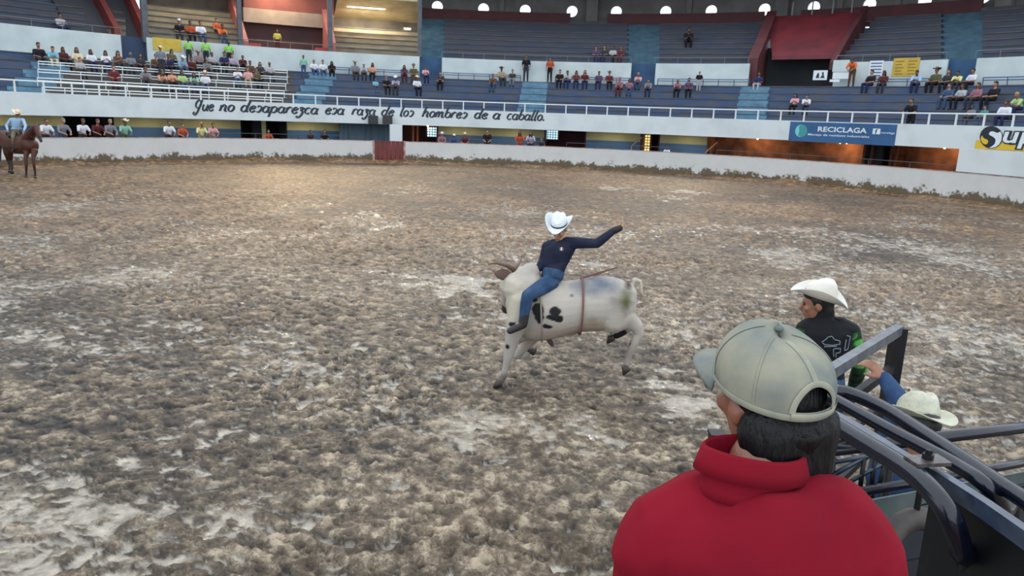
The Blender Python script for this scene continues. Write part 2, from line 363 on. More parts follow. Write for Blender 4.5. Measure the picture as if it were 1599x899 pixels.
for pf, pm_, pb in AISLES:
    sa = struct('floor_aisle')
    for k, (r, z) in enumerate(ROW):
        px = pf + (pb - pf) * k / 5
        for q, (dr, dz) in enumerate(((-.34, -.24), (-.03, .012))):
            if q == 0 and k == 0: pass
            t = th(px, r, z); w_ = .95 / r
            mb = MB(); mb.ring(r + dr, r + .5, z - .6, z + dz, t - w_, t + w_, .02); mb.build('stair_step', M_AISLE, sa)
# inner white wall behind the lower stand, with gaps for stairs and passages
wi = struct('wall_inner')
GAPS = [(190, 230), (655, 690), (985, 1023), (1169, 1302), (1477, 1522)]
prev = -220
for g0_, g1_ in GAPS + [(1720, 1800)]:
    a, b = th(g0_, R2, 6.4), th(prev, R2, 6.4)
    mb = MB(); mb.ring(R2, R2 + .15, ZW0 - .3, ZW1, a, b, .015); mb.build('white_panel', M_INNER, wi); prev = g1_
# upper stand
UR = [(34.9 + .93 * k, 6.75 + .465 * (k + 1)) for k in range(9)]
RT = 43.4; ZT = UR[-1][1]
up = struct('floor_upper_stand')
VOM = [(380, 521), (1172, 1330)]                                  # entrances cut through the seats
USEG = [(-220, 132, M_STEPU), (132, 172, None), (172, 196, M_STEPW), (226, 380, M_STEPW), (521, 655, M_STEPW), (655, 694, 'T'), (694, 980, M_STEPU), (980, 1030, 'T'), (1030, 1172, M_STEPU), (1330, 1470, M_STEPU), (1470, 1535, 'T'), (1535, 1720, M_STEPU)]
for k, (r, z) in enumerate(UR):
    r1 = UR[k + 1][0] if k < 8 else RT
    for p0, p1, m in USEG:
        if m is None: continue
        if p0 == 521 and k > 5 or p0 in (226, 172) and k > 6: continue
        if p0 > 1300 and p0 < 1340: p0 = 1302 + 8 * k             # stepped edge beside the sloping parapet
        if p1 == 1172: p1 = 1170 + 3.0 * k
        a, b = max(A0, th(p1, r, z)), min(A1, th(p0, r, z))
        if b <= a: continue
        if m == 'T':
            for q in range(2):
                mb = MB(); mb.ring(r + .45 * q, r1 + .02, z - .5, z - .465 + .2325 * (q + 1), a, b, .02); mb.build('stair_step', M_TEAL, up)
        else:
            mb = MB(); mb.ring(r, r1 + .02, z - .62, z, a, b, .02); mb.build('step', m, up)
            mb = MB(); mb.ring(r - .04, r + .08, z - .06, z + .012, a, b, .02); mb.build('step_nosing', M_CONC, up)
for p0, p1, m in ((655, 694, M_BLUEW), (980, 1030, M_BLUEW), (1470, 1540, M_BLUEW), (188, 232, mat('navy_wall_paint', (50, 68, 96), .8))):
    r = R2 + .6; a, b = th(p1, r, 6.4), th(p0, r, 6.4); mb = MB(); mb.ring(r, r + .12, 5.2, 7.2, a, b, .02); mb.build('stair_wall', m, wi)
# small guard rails on top of the white wall
gr = thing('guard_rail', 'thin dark pipe rail along the top of the inner white wall', 'railing', pol(radians(100), R2, ZW1)); L0 = gr.location.copy()
for p0, p1 in ((0, 190), (230, 655), (690, 985), (1022, 1168), (1305, 1477), (1522, 1600)):
    a, b = th(p1, R2, 7.3), th(p0, R2, 7.3); n = max(3, int((b - a) / .03)); mb = MB()
    mb.tube([pol(a + (b - a) * i / n, R2 + .1, ZW1 + .42) for i in range(n + 1)], .022, 5)
    o = mb.build('rail', M_GREYST, gr); o.location = -L0
    n = max(2, int((b - a) / .045))
    for i in range(n + 1):
        mb = MB(); p = pol(a + (b - a) * i / n, R2 + .1, ZW1); mb.tube([p, p + Vector((0, 0, .42))], .02, 5); o = mb.build('rail_post', M_GREYST, gr); o.location = -L0
# upper back wall: dark red band, concrete wall with round vents
wt = struct('wall_top')
RBAND = RT
mb = MB(); bands = [(655, 890), (948, 1192), (1249, 1532)]
for p0, p1 in bands:
    mb = MB(); mb.ring(RT, RT + .2, ZT - .1, ZT + .95, th(p1, RT, 11), th(p0, RT, 11), .02); mb.build('red_band', M_REDDK, wt)
for p0, p1 in ((890, 948), (1192, 1249), (1532, 1720)):
    mb = MB(); mb.ring(RT, RT + .2, ZT - .1, ZT + .35, max(A0, th(p1, RT, 11)), th(p0, RT, 11), .02); mb.build('plain_band', M_CONC, wt)
RH = 44.6
M_HWALL = mat('grey_plaster', (128, 126, 122), .8, col2=(108, 106, 102), scale=.8)
holes = [683, 755, 820, 893, 962, 1039, 1110, 1193, 1270, 1357, 1443, 1535, 1630]
HZ0, HZ1 = ZT - .3, 14.2
def hz(px):                                                       # height of the vent centres
    return ZT + 1.27
edges = [th(holes[0] + 38 - 76, RH, 12)] + [(th(holes[i], RH, 12) + th(holes[i + 1], RH, 12)) / 2 for i in range(len(holes) - 1)] + [th(1680, RH, 12)]
for i, px in enumerate(holes):
    a = edges[i]; b = edges[i + 1]; tc_ = th(px, RH, 12); zc = hz(px); rad = .47; n = 28
    mb = MB(); vs = []
    for r in (RH, RH + .25):
        for k in range(n):                                        # hole rim then panel border
            u = 2 * pi * k / n; vs.append(pol(tc_ - rad * cos(u) / RH, r, zc + rad * sin(u)))
        for k in range(n):
            u = 2 * pi * k / n; cx_, sx_ = cos(u), sin(u); s_ = 1 / max(abs(cx_), abs(sx_)); X = cx_ * s_; Z = sx_ * s_
            t = tc_ + (X * (b - tc_) if X > 0 else -X * (a - tc_)) ; zz = zc + (Z * (HZ1 - zc) if Z > 0 else Z * (zc - HZ0))
            vs.append(pol(t, r, zz))
    fs = []
    for k in range(n):
        k2 = (k + 1) % n
        fs += [(k, k2, n + k2, n + k), (2 * n + k, 3 * n + k, 3 * n + k2, 2 * n + k2), (k, 2 * n + k, 2 * n + k2, k2)]
    mb.add(vs, fs); mb.build('vent_panel', M_HWALL, wt)
for px in (783, 925, 1075, 1222, 1310, 1400, 1572):                 # wall piers
    t = th(px, RH - .4, 12); ww = .022 if px in (925, 1222, 1572) else .010
    lowz = ZT + .2 if px in (925, 1222, 1572) else ZT + .6
    mb = MB(); mb.ring(RH - (.9 if ww > .02 else .3), RH - .01, lowz, HZ1, t - ww / 2, t + ww / 2, .02); mb.build('pier', M_HWALL, wt)
# roof over the stands
mb = MB(); mb.ring(36.5, 46.5, 14.2, 14.4, A0, A1, .03); mb.build('ceiling_stand_roof', M_CONC)['kind'] = 'structure'
# left end: closed gallery over the upper seats
wl = struct('wall_gallery')
a, b = th(655, RT, 11), A1
mb = MB(); mb.ring(RT - .2, RT + .1, ZT - .2, 14.2, a, b, .02); mb.build('back_wall', mat('brown_grey_plaster', (104, 92, 82), .85, col2=(84, 76, 70), scale=.6), wl)
def slope(px0, px1, r0, z0, r1, z1, m, name, thick=.15, parent=None):
    a, b = th(px1, r0, z0), th(px0, r0, z0); mb = MB(); n = max(2, int((b - a) / .03)); vs = []; fs = []
    for i in range(n + 1):
        t = a + (b - a) * i / n; vs += [pol(t, r0, z0), pol(t, r1, z1), pol(t, r1, z1 + thick), pol(t, r0, z0 + thick)]
    for i in range(n):
        q = 4 * i
        for j in range(4): fs.append((q + j, q + (j + 1) % 4, q + 4 + (j + 1) % 4, q + 4 + j))
    fs += [(3, 2, 1, 0), tuple(4 * n + j for j in range(4))]; mb.add(vs, fs); return mb.build(name, m, parent)
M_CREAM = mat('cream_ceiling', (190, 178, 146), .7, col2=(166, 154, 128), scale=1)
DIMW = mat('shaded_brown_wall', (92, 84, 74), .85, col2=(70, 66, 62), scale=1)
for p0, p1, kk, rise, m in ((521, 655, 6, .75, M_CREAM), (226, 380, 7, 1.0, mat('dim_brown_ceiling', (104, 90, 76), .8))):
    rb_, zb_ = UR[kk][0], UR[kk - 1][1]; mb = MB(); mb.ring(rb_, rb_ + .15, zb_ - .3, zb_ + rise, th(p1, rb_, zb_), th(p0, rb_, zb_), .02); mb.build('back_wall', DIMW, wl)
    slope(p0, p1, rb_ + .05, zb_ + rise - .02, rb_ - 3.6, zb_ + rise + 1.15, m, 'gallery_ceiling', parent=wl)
# entrance on the left: red side walls, beige beam
def vom_left():
    p0, p1 = 380, 521
    def rg(q0, q1, r, z0, z1, m, nm):
        mb = MB(); mb.ring(r, r + .2, z0, z1, th(q1, r, (z0 + z1) / 2), th(q0, r, (z0 + z1) / 2), .02); mb.build(nm, m, wl)
    rg(p0, p1, 38.6, 6.2, 9.25, mat('deep_maroon_paint', (78, 44, 42), .8, col2=(60, 38, 38), scale=.8), 'entrance_back')
    rg(p0, p1, 38.2, 9.2, 10.2, mat('beige_beam_paint', (170, 148, 128), .7, col2=(150, 128, 112), scale=1), 'entrance_beam')
    rg(p0, p1, 38.5, 10.2, 11.6, mat('brick_red_paint', (140, 72, 60), .7, col2=(116, 60, 52), scale=.8), 'entrance_lintel')
    slope(p0, p1, 38.6, 11.6, 36.6, 12.4, mat('pinkish_ceiling', (176, 140, 120), .7), 'entrance_ceiling', parent=wl)
    rg(383, 408, 35.2, 6.9, 7.5, mat('bright_red_rail_wall', (176, 66, 60), .6), 'entrance_kerb'); rg(492, 520, 35.2, 6.9, 7.5, _mats['bright_red_rail_wall'], 'entrance_kerb')
vom_left()
def stringer(pts, w_, m, name, parent):                           # sloping parapet: (px, r, z_top, z_bottom)
    vs = []; n = len(pts)
    for px, r, zt, zb in pts:
        t = th(px, r, zt)
        for dt in (-w_ / 2 / r, w_ / 2 / r): vs += [pol(t + dt, r, zb), pol(t + dt, r, zt)]
    fs = []
    for i in range(n - 1):
        q = 4 * i; fs += [(q, q + 1, q + 5, q + 4), (q + 2, q + 6, q + 7, q + 3), (q + 1, q + 3, q + 7, q + 5), (q, q + 4, q + 6, q + 2)]
    fs += [(0, 2, 3, 1), (4 * n - 4, 4 * n - 3, 4 * n - 1, 4 * n - 2)]
    mb = MB(); mb.add(vs, fs); return mb.build(name, m, parent)
M_SALMON = mat('salmon_red_paint', (190, 84, 76), .6, col2=(168, 120, 112), scale=2)
stringer([(384, 35.0, 7.6, 6.8), (366, 39.5, 10.6, 7.5), (352, 42.8, 12.8, 9)], .35, M_SALMON, 'entrance_parapet', wl)
stringer([(519, 35.0, 7.9, 6.8), (508, 38.5, 10.6, 7.5), (500, 41, 12.2, 9)], .5, M_SALMON, 'entrance_parapet', wl)
stringer([(183, 35.0, 7.7, 6.8), (160, 38.0, 9.6, 7.4), (130, 42.0, 12.2, 9)], .35, M_RED, 'stair_parapet', wl)
stringer([(227, 35.0, 7.9, 6.8), (207, 38.0, 9.9, 7.4), (186, 42.0, 12.4, 9)], .35, M_RED, 'stair_parapet', wl)
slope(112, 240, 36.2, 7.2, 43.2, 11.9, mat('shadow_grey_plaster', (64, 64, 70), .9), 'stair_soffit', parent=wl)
# right entrance: slanting red hood over a dark passage
wv = struct('wall_entrance_hood')
r = 38.2
mb = MB(); mb.ring(r, r + .2, 5.2, 8.6, th(1305, r, 6.5), th(1168, r, 6.5), .02); mb.build('passage_back', mat('dim_green_grey', (58, 64, 66), .9, col2=(46, 50, 54), scale=.6), wv)
mb = MB()
t0, t1, t2, t3 = th(1304, 36, 8), th(1206, 36, 8), th(1200, 40.5, 11), th(1352, 40.5, 11)
mb.add([pol(t0, 36, 7.85), pol(t1, 36, 7.85), pol(t2, 40.5, 11.1), pol(t3, 40.5, 11.1), pol(t0, 36, 7.6), pol(t1, 36, 7.6), pol(t2, 40.7, 10.9), pol(t3, 40.7, 10.9)],
       [(0, 1, 2, 3), (4, 7, 6, 5), (0, 4, 5, 1), (1, 5, 6, 2), (2, 6, 7, 3), (3, 7, 4, 0)]); mb.build('hood', mat('crimson_hood_paint', (118, 38, 46), .6, col2=(92, 32, 40), scale=.8), wv)
stringer([(1176, 34.6, 7.6, 5.3), (1189, 36.5, 9.1, 5.3), (1206, 40.6, 11.5, 8)], .7, M_REDDK, 'parapet', wv)
stringer([(1300, 34.8, 7.3, 6.8), (1318, 36.8, 8.8, 7.2), (1352, 41.0, 11.6, 8)], .35, M_REDDK, 'parapet', wv)
mb = MB(); mb.ring(R2 - .3, 38.2, 5.0, 5.63, th(1302, R2, 5.6), th(1172, R2, 5.6), .02); mb.build('passage_floor', M_CONC, wv)
for px in (1237, 1268, 1300, 1330):
    t = th(px, 40.9, 11.4); mb = MB(); mb.ring(40.9, 41.0, 11.0, 12.1, t - .001, t + .001, 1); mb.build('hood_post', M_GREYST, wv)
# columns on the left
for px, r, z0, z1, w_ in ((229, 33.6, 6.9, 14.2, .35), (377, 33.6, 7.2, 14.2, .30), (517, 33.6, 7.2, 14.2, .32), (656, 33.9, 7.2, 14.2, .30)):
    t = th(px, r, 9); mb = MB(); mb.box((0, 0, (z0 + z1) / 2), (w_, w_, z1 - z0)); o = mb.build('roof_column', mat('grey_column_paint', (96, 100, 106), .7, col2=(80, 84, 92), scale=2), loc=pol(t, r + .7, 0), rot=(0, 0, t)); 
    tag(o, {229: 'tall grey steel column left of the warm-lit upper seats', 377: 'grey column at the left side of the upper red entrance', 517: 'grey column at the right side of the upper red entrance', 656: 'grey column where the lit gallery ends at the teal stairs'}[px], 'column')
# fluorescent tubes under the gallery
for px, r, z, L_, pw in ((572, 38.3, 10.95, 3.0, 330), (432, 37.2, 12.05, 2.4, 130), (636, 40.3, 9.8, .6, 12)):
    t = th(px, r, z); o = thing('ceiling_light', {572: 'long bright fluorescent tube under the cream gallery ceiling', 432: 'fluorescent tube over the upper red entrance', 636: 'small lamp on the back wall of the gallery'}[px], 'lamp', pol(t, r, z), t + pi / 2)
    mb = MB(); mb.box((0, 0, .03), (L_, .14, .06)); mb.build('housing', M_WH, o)
    mb = MB(); mb.tube([(-L_ / 2 + .05, 0, -.04), (L_ / 2 - .05, 0, -.04)], .035, 8); mb.build('tube', mat('fluorescent_glow', (255, 244, 214), .5, emit=((255, 236, 190), 9)), o)
    l = bpy.data.lights.new('tube_light', 'AREA'); l.shape = 'RECTANGLE'; l.size = L_; l.size_y = .15; l.energy = pw; l.color = (1, .86, .62)
    lo = bpy.data.objects.new('tube_beam', l); C.objects.link(lo); lo.location = pol(t, r, z - .12); lo.rotation_euler = (0, 0, t + pi / 2)
flood(tuple(pol(th(310, 37, 12), 36.5, 12.2)), tuple(pol(th(310, 39, 8), 39, 8)), 260, (1, .8, .52), 110)
# lamps in the passage
for px, pw in ((1183, 26), (1312, 20), (1322, 16), (1475, 26), (668, 5)):
    t = th(px, RC + .6, 2.2); o = thing('bulb_lamp', {1183: 'bare warm bulb at the left end of the orange passage', 1312: 'warm bulb behind the blue banner', 1322: 'second warm bulb just right of the banner middle', 1475: 'warm bulb in the rightmost orange bay', 668: 'dim bulb in the maroon doorway by the gate'}[px], 'lamp', pol(t, RC + .6, 2.30))
    mb = MB(); mb.tube([(0, 0, .08), (0, 0, .02)], .03, 8); mb.build('socket', M_DARK, o)
    mb = MB(); mb.tube([(0, 0, .02), (0, 0, -.02), (0, 0, -.07), (0, 0, -.1)], [.02, .05, .05, .015], 10); mb.build('bulb', mat('warm_bulb_glow', (255, 210, 140), .5, emit=((255, 190, 100), 20)), o, smooth=True)
    l = bpy.data.lights.new('bulb_light', 'POINT'); l.energy = pw; l.color = (1, .60, .28); l.shadow_soft_size = .08
    lo = bpy.data.objects.new('bulb_beam', l); C.objects.link(lo); lo.location = pol(t, RC + .6, 2.08)
for px in (20, 130, 240, 330, 480, 720, 800, 950, 1070):                 # unseen fill tubes added to brighten the passage, hidden by the parapet
    t = th(px, RC - 1.2, 2.2); o = thing('passage_fill_light', 'unseen fill tube added on the low passage ceiling behind the parapet', 'lamp', pol(t, RC - 1.2, 2.38), t + pi / 2, 'added passage fill tubes')
    mb = MB(); mb.box((0, 0, -.02), (1.2, .08, .04)); mb.build('housing', M_WH, o); mb = MB(); mb.tube([(-.56, 0, -.06), (.56, 0, -.06)], .016, 6); mb.build('tube', _mats['fluorescent_glow'], o)
    l = bpy.data.lights.new('passage_fill', 'AREA'); l.shape = 'RECTANGLE'; l.size = 1.1; l.size_y = .1; l.energy = 5; l.color = (1, .9, .66)
    lo = bpy.data.objects.new('passage_fill_beam', l); C.objects.link(lo); lo.location = pol(t, RC - 1.2, 2.28); lo.rotation_euler = (0, 0, t + pi / 2)
# ================================================================ figures: bodies grown as one closed surface
def ell(mb, c, r, R=None, n=12, m=8):
    c = Vector(c); vs = []; fs = []
    for i in range(m + 1):
        p = pi * i / m
        for k in range(n):
            a = 2 * pi * k / n; q = Vector((r[0] * sin(p) * cos(a), r[1] * sin(p) * sin(a), r[2] * cos(p))); vs.append(c + (R @ q if R else q))
    for i in range(m):
        for k in range(n): fs.append((i * n + k, (i + 1) * n + k, (i + 1) * n + (k + 1) % n, i * n + (k + 1) % n))
    mb.add(vs, fs)
def cap(mb, p0, r0, p1, r1, n=10, fl=1.0, side=None):
    """tapered limb with round ends; fl < 1 flattens it along `side`"""
    p0 = Vector(p0); p1 = Vector(p1); d = (p1 - p0); L = d.length or 1e-6; d = d / L
    u = (Vector(side) - d * Vector(side).dot(d)).normalized() if side is not None else d.orthogonal().normalized()
    v = d.cross(u); rings = []
    for a in (-85, -60, -30): rings.append((p0 + d * r0 * sin(radians(a)), r0 * cos(radians(a))))
    for t in (0, .33, .66, 1): rings.append((p0.lerp(p1, t), r0 + (r1 - r0) * t))
    for a in (30, 60, 85): rings.append((p1 + d * r1 * sin(radians(a)), r1 * cos(radians(a))))
    vs = []; fs = []
    for c, r in rings:
        for k in range(n): a = 2 * pi * k / n; vs.append(c + u * cos(a) * r * fl + v * sin(a) * r)
    for i in range(len(rings) - 1):
        for k in range(n): fs.append((i * n + k, i * n + (k + 1) % n, (i + 1) * n + (k + 1) % n, (i + 1) * n + k))
    fs += [tuple(range(n - 1, -1, -1)), tuple((len(rings) - 1) * n + k for k in range(n))]
    mb.add(vs, fs)
def chain(mb, pts, rad, **k):
    for i in range(len(pts) - 1): cap(mb, pts[i], rad[i], pts[i + 1], rad[i + 1], **k)
def loft(mb, secs, n=16):
    """secs: (centre, half-width vector, half-depth vector)"""
    vs = []; fs = []
    for c, u, v in secs:
        for k in range(n): a = 2 * pi * k / n; vs.append(Vector(c) + Vector(u) * cos(a) + Vector(v) * sin(a))
    for i in range(len(secs) - 1):
        for k in range(n): fs.append((i * n + k, i * n + (k + 1) % n, (i + 1) * n + (k + 1) % n, (i + 1) * n + k))
    fs += [tuple(range(n - 1, -1, -1)), tuple((len(secs) - 1) * n + k for k in range(n))]
    mb.add(vs, fs)
def grow(mb, vox, smooth=4, ratio=None, extra=None, fac=.5):
    me = mb.mesh('grow'); o = bpy.data.objects.new('grow', me); C.objects.link(o)
    r = o.modifiers.new('r', 'REMESH'); r.mode = 'VOXEL'; r.voxel_size = vox; r.use_smooth_shade = True
    if smooth: s = o.modifiers.new('s', 'SMOOTH'); s.iterations = smooth; s.factor = fac
    if ratio: d = o.modifiers.new('d', 'DECIMATE'); d.ratio = ratio
    dg = bpy.context.evaluated_depsgraph_get(); out = bpy.data.meshes.new_from_object(o.evaluated_get(dg))
    bpy.data.objects.remove(o); bpy.data.meshes.remove(me)
    if extra:
        em = extra.mesh('x', True); bm = bmesh.new(); bm.from_mesh(out); bm.from_mesh(em); bm.to_mesh(out); bm.free(); bpy.data.meshes.remove(em)
    out.shade_smooth(); return out
def hand(mb, w, d, nrm, side, s=1.0, curl=.5, point=False, palm_mb=None, n=8):
    """palm + four unequal fingers + thumb. w wrist, d pointing direction, nrm back-of-hand normal, side +1/-1 thumb side along d x nrm"""
    w = Vector(w); d = Vector(d).normalized(); nr = (Vector(nrm) - d * Vector(nrm).dot(d)).normalized(); t = d.cross(nr) * side
    pm = palm_mb or mb
    k = w + d * .085 * s
    for o in (-.026, -.009, .009, .026): cap(pm, w + t * o * .6 * s + d * .01 * s, .015 * s, k + t * o * s, .0125 * s, n=n)
    for i, (o, L) in enumerate(((.029, .070), (.010, .080), (-.010, .074), (-.028, .058))):
        c = curl * (0.15 if point and i == 0 else 1.0 if not point else 1.8)
        p = k + t * o * s; dirs = d.copy(); r = .0095 * s; q = p
        for j, f in enumerate((.45, .32, .25)):
            dirs = (dirs - nr * c * (.55 + .25 * j)).normalized(); q2 = q + dirs * L * f * s; cap(mb, q, r, q2, r * .9, n=n); q = q2; r *= .92
    b = w + d * .025 * s + t * .028 * s; m_ = b + (t * .8 + d * .8 - nr * .3).normalized() * .040 * s; e = m_ + (d + t * .1 - nr * .5 * curl).normalized() * .034 * s
    cap(mb, b, .014 * s, m_, .0115 * s, n=n); cap(mb, m_, .0115 * s, e, .0095 * s, n=n)
V3 = Vector
def human(J, vox=.02, hero=False, sleeve='short', hairs=('short', 'long'), slim=1.0, neckw=1.0, ratio=None, collar=False, hand_kw=None, boots=True):
    """J: joint positions (local, facing +Y). Returns dict of meshes."""
    J = {k: V3(v) for k, v in J.items()}; out = {}
    hp, ch = J['hip'], J['chest']; ax = (ch - hp).normalized(); rt = (J['shR'] - J['shL']).normalized(); fw = ax.cross(rt) * -1
    rh = (J['hpR'] - J['hpL']).normalized(); fh = ax.cross(rh) * -1
    H = J['head']; hf = (J['hd'] if 'hd' in J else V3((0, 1, 0))).normalized(); hu = J.get('hu', (H - J['neck']).normalized()); hu = (hu - hf * hu.dot(hf)).normalized(); hr = hf.cross(hu)
    HR = Matrix((hr, hf, hu)).transposed(); out['HR'] = HR; out['H'] = H
    def torso(mb, g):
        S_ = slim
        secs = [(-.10, .10, .08, rh, fh), (-.02, .160 * S_, .115, rh, fh), (.12, .155 * S_, .11, rh, fh), (.38, .140 * S_, .10, rt, fw), (.66, .168 * S_, .115, rt, fw), (.88, .185 * S_, .108, rt, fw), (1.0, .150 * S_, .085, rt, fw), (1.08, .075, .062, rt, fw)]
        D = (ch - hp).length; loft(mb, [(hp + ax * D * t, u * (a + g), v * (b + g)) for t, a, b, u, v in secs])
        for s in 'LR': cap(mb, ch - ax * .02 + rt * (.08 if s == 'R' else -.08), .068 + g, J['sh' + s] - ax * .005, .058 + g)
    def arms(mb, g, upto=2, cuff=0):
        for s in 'LR':
            sh, el, wr = J['sh' + s], J['el' + s], J['wr' + s]
            if upto == 1: cap(mb, sh, .054 + g, sh.lerp(el, .78), .045 + g + .006)
            else:
                cap(mb, sh, .054 + g, el, .040 + g); m_ = el.lerp(wr, .35); cap(mb, el, .041 + g, m_, .039 + g); cap(mb, m_, .039 + g, el.lerp(wr, 1 - cuff), .027 + g)
    def legs(mb, g, cuff=0):
        for s in 'LR':
            a, k, n_ = J['hp' + s], J['kn' + s], J['an' + s]
            cap(mb, a, .088 + g, a.lerp(k, .45), .078 + g); cap(mb, a.lerp(k, .45), .078 + g, k, .056 + g)
            c = k.lerp(n_, .35); cap(mb, k, .056 + g, c, .055 + g); cap(mb, c, .055 + g, k.lerp(n_, 1 - cuff), .040 + g)
    def head(mb):
        P = lambda x, y, z: H + HR @ V3((x, y, z))
        cap(mb, J['neck'] - ax * .03, .058 * neckw, P(0, -.025, -.06), .053 * neckw)
        ell(mb, P(0, -.008, .022), (.076, .096, .094), HR); ell(mb, P(0, .022, -.045), (.058, .068, .068), HR); ell(mb, P(0, .062, -.088), (.028, .026, .024), HR)
        cap(mb, P(0, .093, .005), .009, P(0, .112, -.035), .015, n=8); ell(mb, P(0, .088, -.066), (.026, .014, .010), HR)
        cap(mb, P(-.030, .086, .027), .011, P(.030, .086, .027), .011, n=8)
        for s in (-1, 1): ell(mb, P(.078 * s, -.012, -.008), (.011, .022, .034), HR); ell(mb, P(.040 * s, .066, -.025), (.022, .022, .020), HR)
    mb = MB(); torso(mb, 0); arms(mb, 0); legs(mb, 0); head(mb); ex = MB()
    for s, sd in (('L', -1), ('R', 1)):
        kw = dict(side=sd, curl=.5); kw.update((hand_kw or {}).get(s, {}))
        d = kw.pop('d', (J['wr' + s] - J['el' + s])); nr = kw.pop('nrm', V3((0, 0, 1)) if abs(V3(d).normalized().z) < .8 else rt * sd)
        hand(mb if hero else ex, J['wr' + s], d, nr, palm_mb=mb, n=8 if hero else 5, **kw)
        a = J['an' + s]; td = J.get('to' + s, V3((0, 1, 0))).normalized(); cap(mb, a - V3((0, 0, .03)), .042, a + td * .13 - V3((0, 0, .055)), .032)
    for s in (-1, 1):
        P = H + HR @ V3((.031 * s, .086, .004)); ell(ex, P, (.011, .008, .007), HR, 6, 4)
    ex.mi = 0; nb = len(ex.f)
    me = grow(mb, vox, 3 if hero else 2, ratio, ex)
    # eyes are the last faces joined: give them the dark slot
    ne = 2 * 24; me.materials.clear(); n_ = len(me.polygons)
    mi = np.zeros(n_, dtype=np.int32); mi[n_ - ne:] = 1; me.polygons.foreach_set('material_index', mi); out['body'] = me
    g = .014 if not hero else .012
    mb = MB(); torso(mb, g); arms(mb, g, 1 if sleeve == 'short' else 2, .02)
    if collar: cap(mb, J['neck'] - ax * .05, .074 * neckw, J['neck'] + ax * .03, .070 * neckw)
    out['shirt'] = grow(mb, vox, 2, ratio)
    mb = MB(); legs(mb, g, .04); D = (ch - hp).length
    loft(mb, [(hp + ax * D * t, rh * (a + g + .004), fh * (b + g + .004)) for t, a, b in ((-.14, .09, .07), (-.02, .160 * slim, .115), (.10, .157 * slim, .112), (.22, .146 * slim, .105))])
    out['trousers'] = grow(mb, vox, 2, ratio)
    for h in hairs:
        mb = MB(); P = lambda x, y, z: H + HR @ V3((x, y, z))
        ell(mb, P(0, -.026, .036), (.088, .098, .096), HR); ell(mb, P(0, -.052, -.02), (.072, .06, .075), HR); ell(mb, P(0, .014, .074), (.074, .080, .048), HR)
        if h == 'long':
            for s in (-1, 0, 1): chain(mb, [P(.052 * s, -.055 + .02 * abs(s), .0), P(.074 * s, -.05 + .035 * abs(s), -.13), P(.078 * s, -.045 + .03 * abs(s), -.26)], [.05, .042, .026])
        out['hair_' + h] = grow(mb, vox * .9 if not hero else vox, 1, ratio)
    mb = MB()
    for s in 'LR':
        a = J['an' + s]; td = J.get('to' + s, V3((0, 1, 0))).normalized(); cap(mb, a, .050, a - V3((0, 0, .04)), .052); cap(mb, a - V3((0, 0, .045)), .050, a + td * .15 - V3((0, 0, .062)), .038)
    out['shoes'] = grow(mb, vox, 1, ratio)
    if hero:
        for s in 'LR':
            mb = MB(); a = J['an' + s]; td = J.get('to' + s, V3((0, 1, 0))).normalized(); cap(mb, a + (J['kn' + s] - a) * .3, .058, a - V3((0, 0, .04)), .052); cap(mb, a - V3((0, 0, .045)), .050, a + td * .15 - V3((0, 0, .062)), .038); out['boot' + s] = grow(mb, vox, 1, ratio)
    return out
def hat_mesh(curl=.055, w_=.19, crown=.115, n=36, dip=.02, crease=.030, tall=1.0):
    """wide-brimmed western hat: curled brim, creased crown. origin at head centre, facing +Y"""
    mb = MB(); rings = []; zb = .055
    def pt(a, rx, ry, z): return (rx * cos(a), ry * sin(a), z)
    prof = []
    for i, t in enumerate((1.0, .93, .8, .62, .45, .3)):               # brim
        rx = .088 + (w_ - .012 - .088) * t; ry = .108 + (w_ + .02 - .108) * t
        prof.append([(rx * cos(a), ry * sin(a), zb + curl * t * t * abs(cos(a)) ** 1.6 * 1.35 - dip * t * abs(sin(a)) ** 2) for a in (2 * pi * k / n for k in range(n))])
    for z, s in ((.004, 1.0), (.03, .985), (.06, .94), (.085, .88), (.105, .78), (crown, .62), (crown - .006, .40), (crown - .012, .12)):
        row = []
        for k in range(n):
            a = 2 * pi * k / n; x = .088 * s * cos(a); y = .108 * s * sin(a); zz = z * tall
            pinch = max(0, (z - .05) / .07); fr = max(0, sin(a))
            x *= 1 - .30 * pinch * fr; zz -= crease * pinch * math.exp(-(x / .028) ** 2); zz += .012 * pinch * (-sin(a)) - .010 * pinch * fr
            row.append((x, y, zb + zz))
        prof.append(row)
    vs = [p for r in prof for p in r]; fs = []
    for i in range(len(prof) - 1):
        for k in range(n): fs.append((i * n + k, i * n + (k + 1) % n, (i + 1) * n + (k + 1) % n, (i + 1) * n + k))
    fs.append(tuple((len(prof) - 1) * n + k for k in range(n)))
    under = [(x, y, z - .005) for r in prof[:6] for (x, y, z) in r]; b = len(vs); vs += under
    for i in range(5):
        for k in range(n): fs.append((b + i * n + k, b + (i + 1) * n + k, b + (i + 1) * n + (k + 1) % n, b + i * n + (k + 1) % n))
    for k in range(n): fs.append((k, b + k, b + (k + 1) % n, (k + 1) % n))
    mb.add(vs, fs); me = bpy.data.meshes.new('hat'); me.from_pydata(mb.v, [], mb.f); me.update(); me.shade_smooth(); return me
def band_mesh(h=.018, off=.001):
    mb = MB(); n = 36; vs = []; fs = []
    for z, s in ((.006, 1.0), (.006 + h, .99)):
        for k in range(n): a = 2 * pi * k / n; vs.append(((.0885 * s + off) * cos(a), (.1085 * s + off) * sin(a), .055 + z))
    for k in range(n): fs.append((k, (k + 1) % n, n + (k + 1) % n, n + k))
    mb.add(vs, fs); return mb.mesh('hat_band', True)
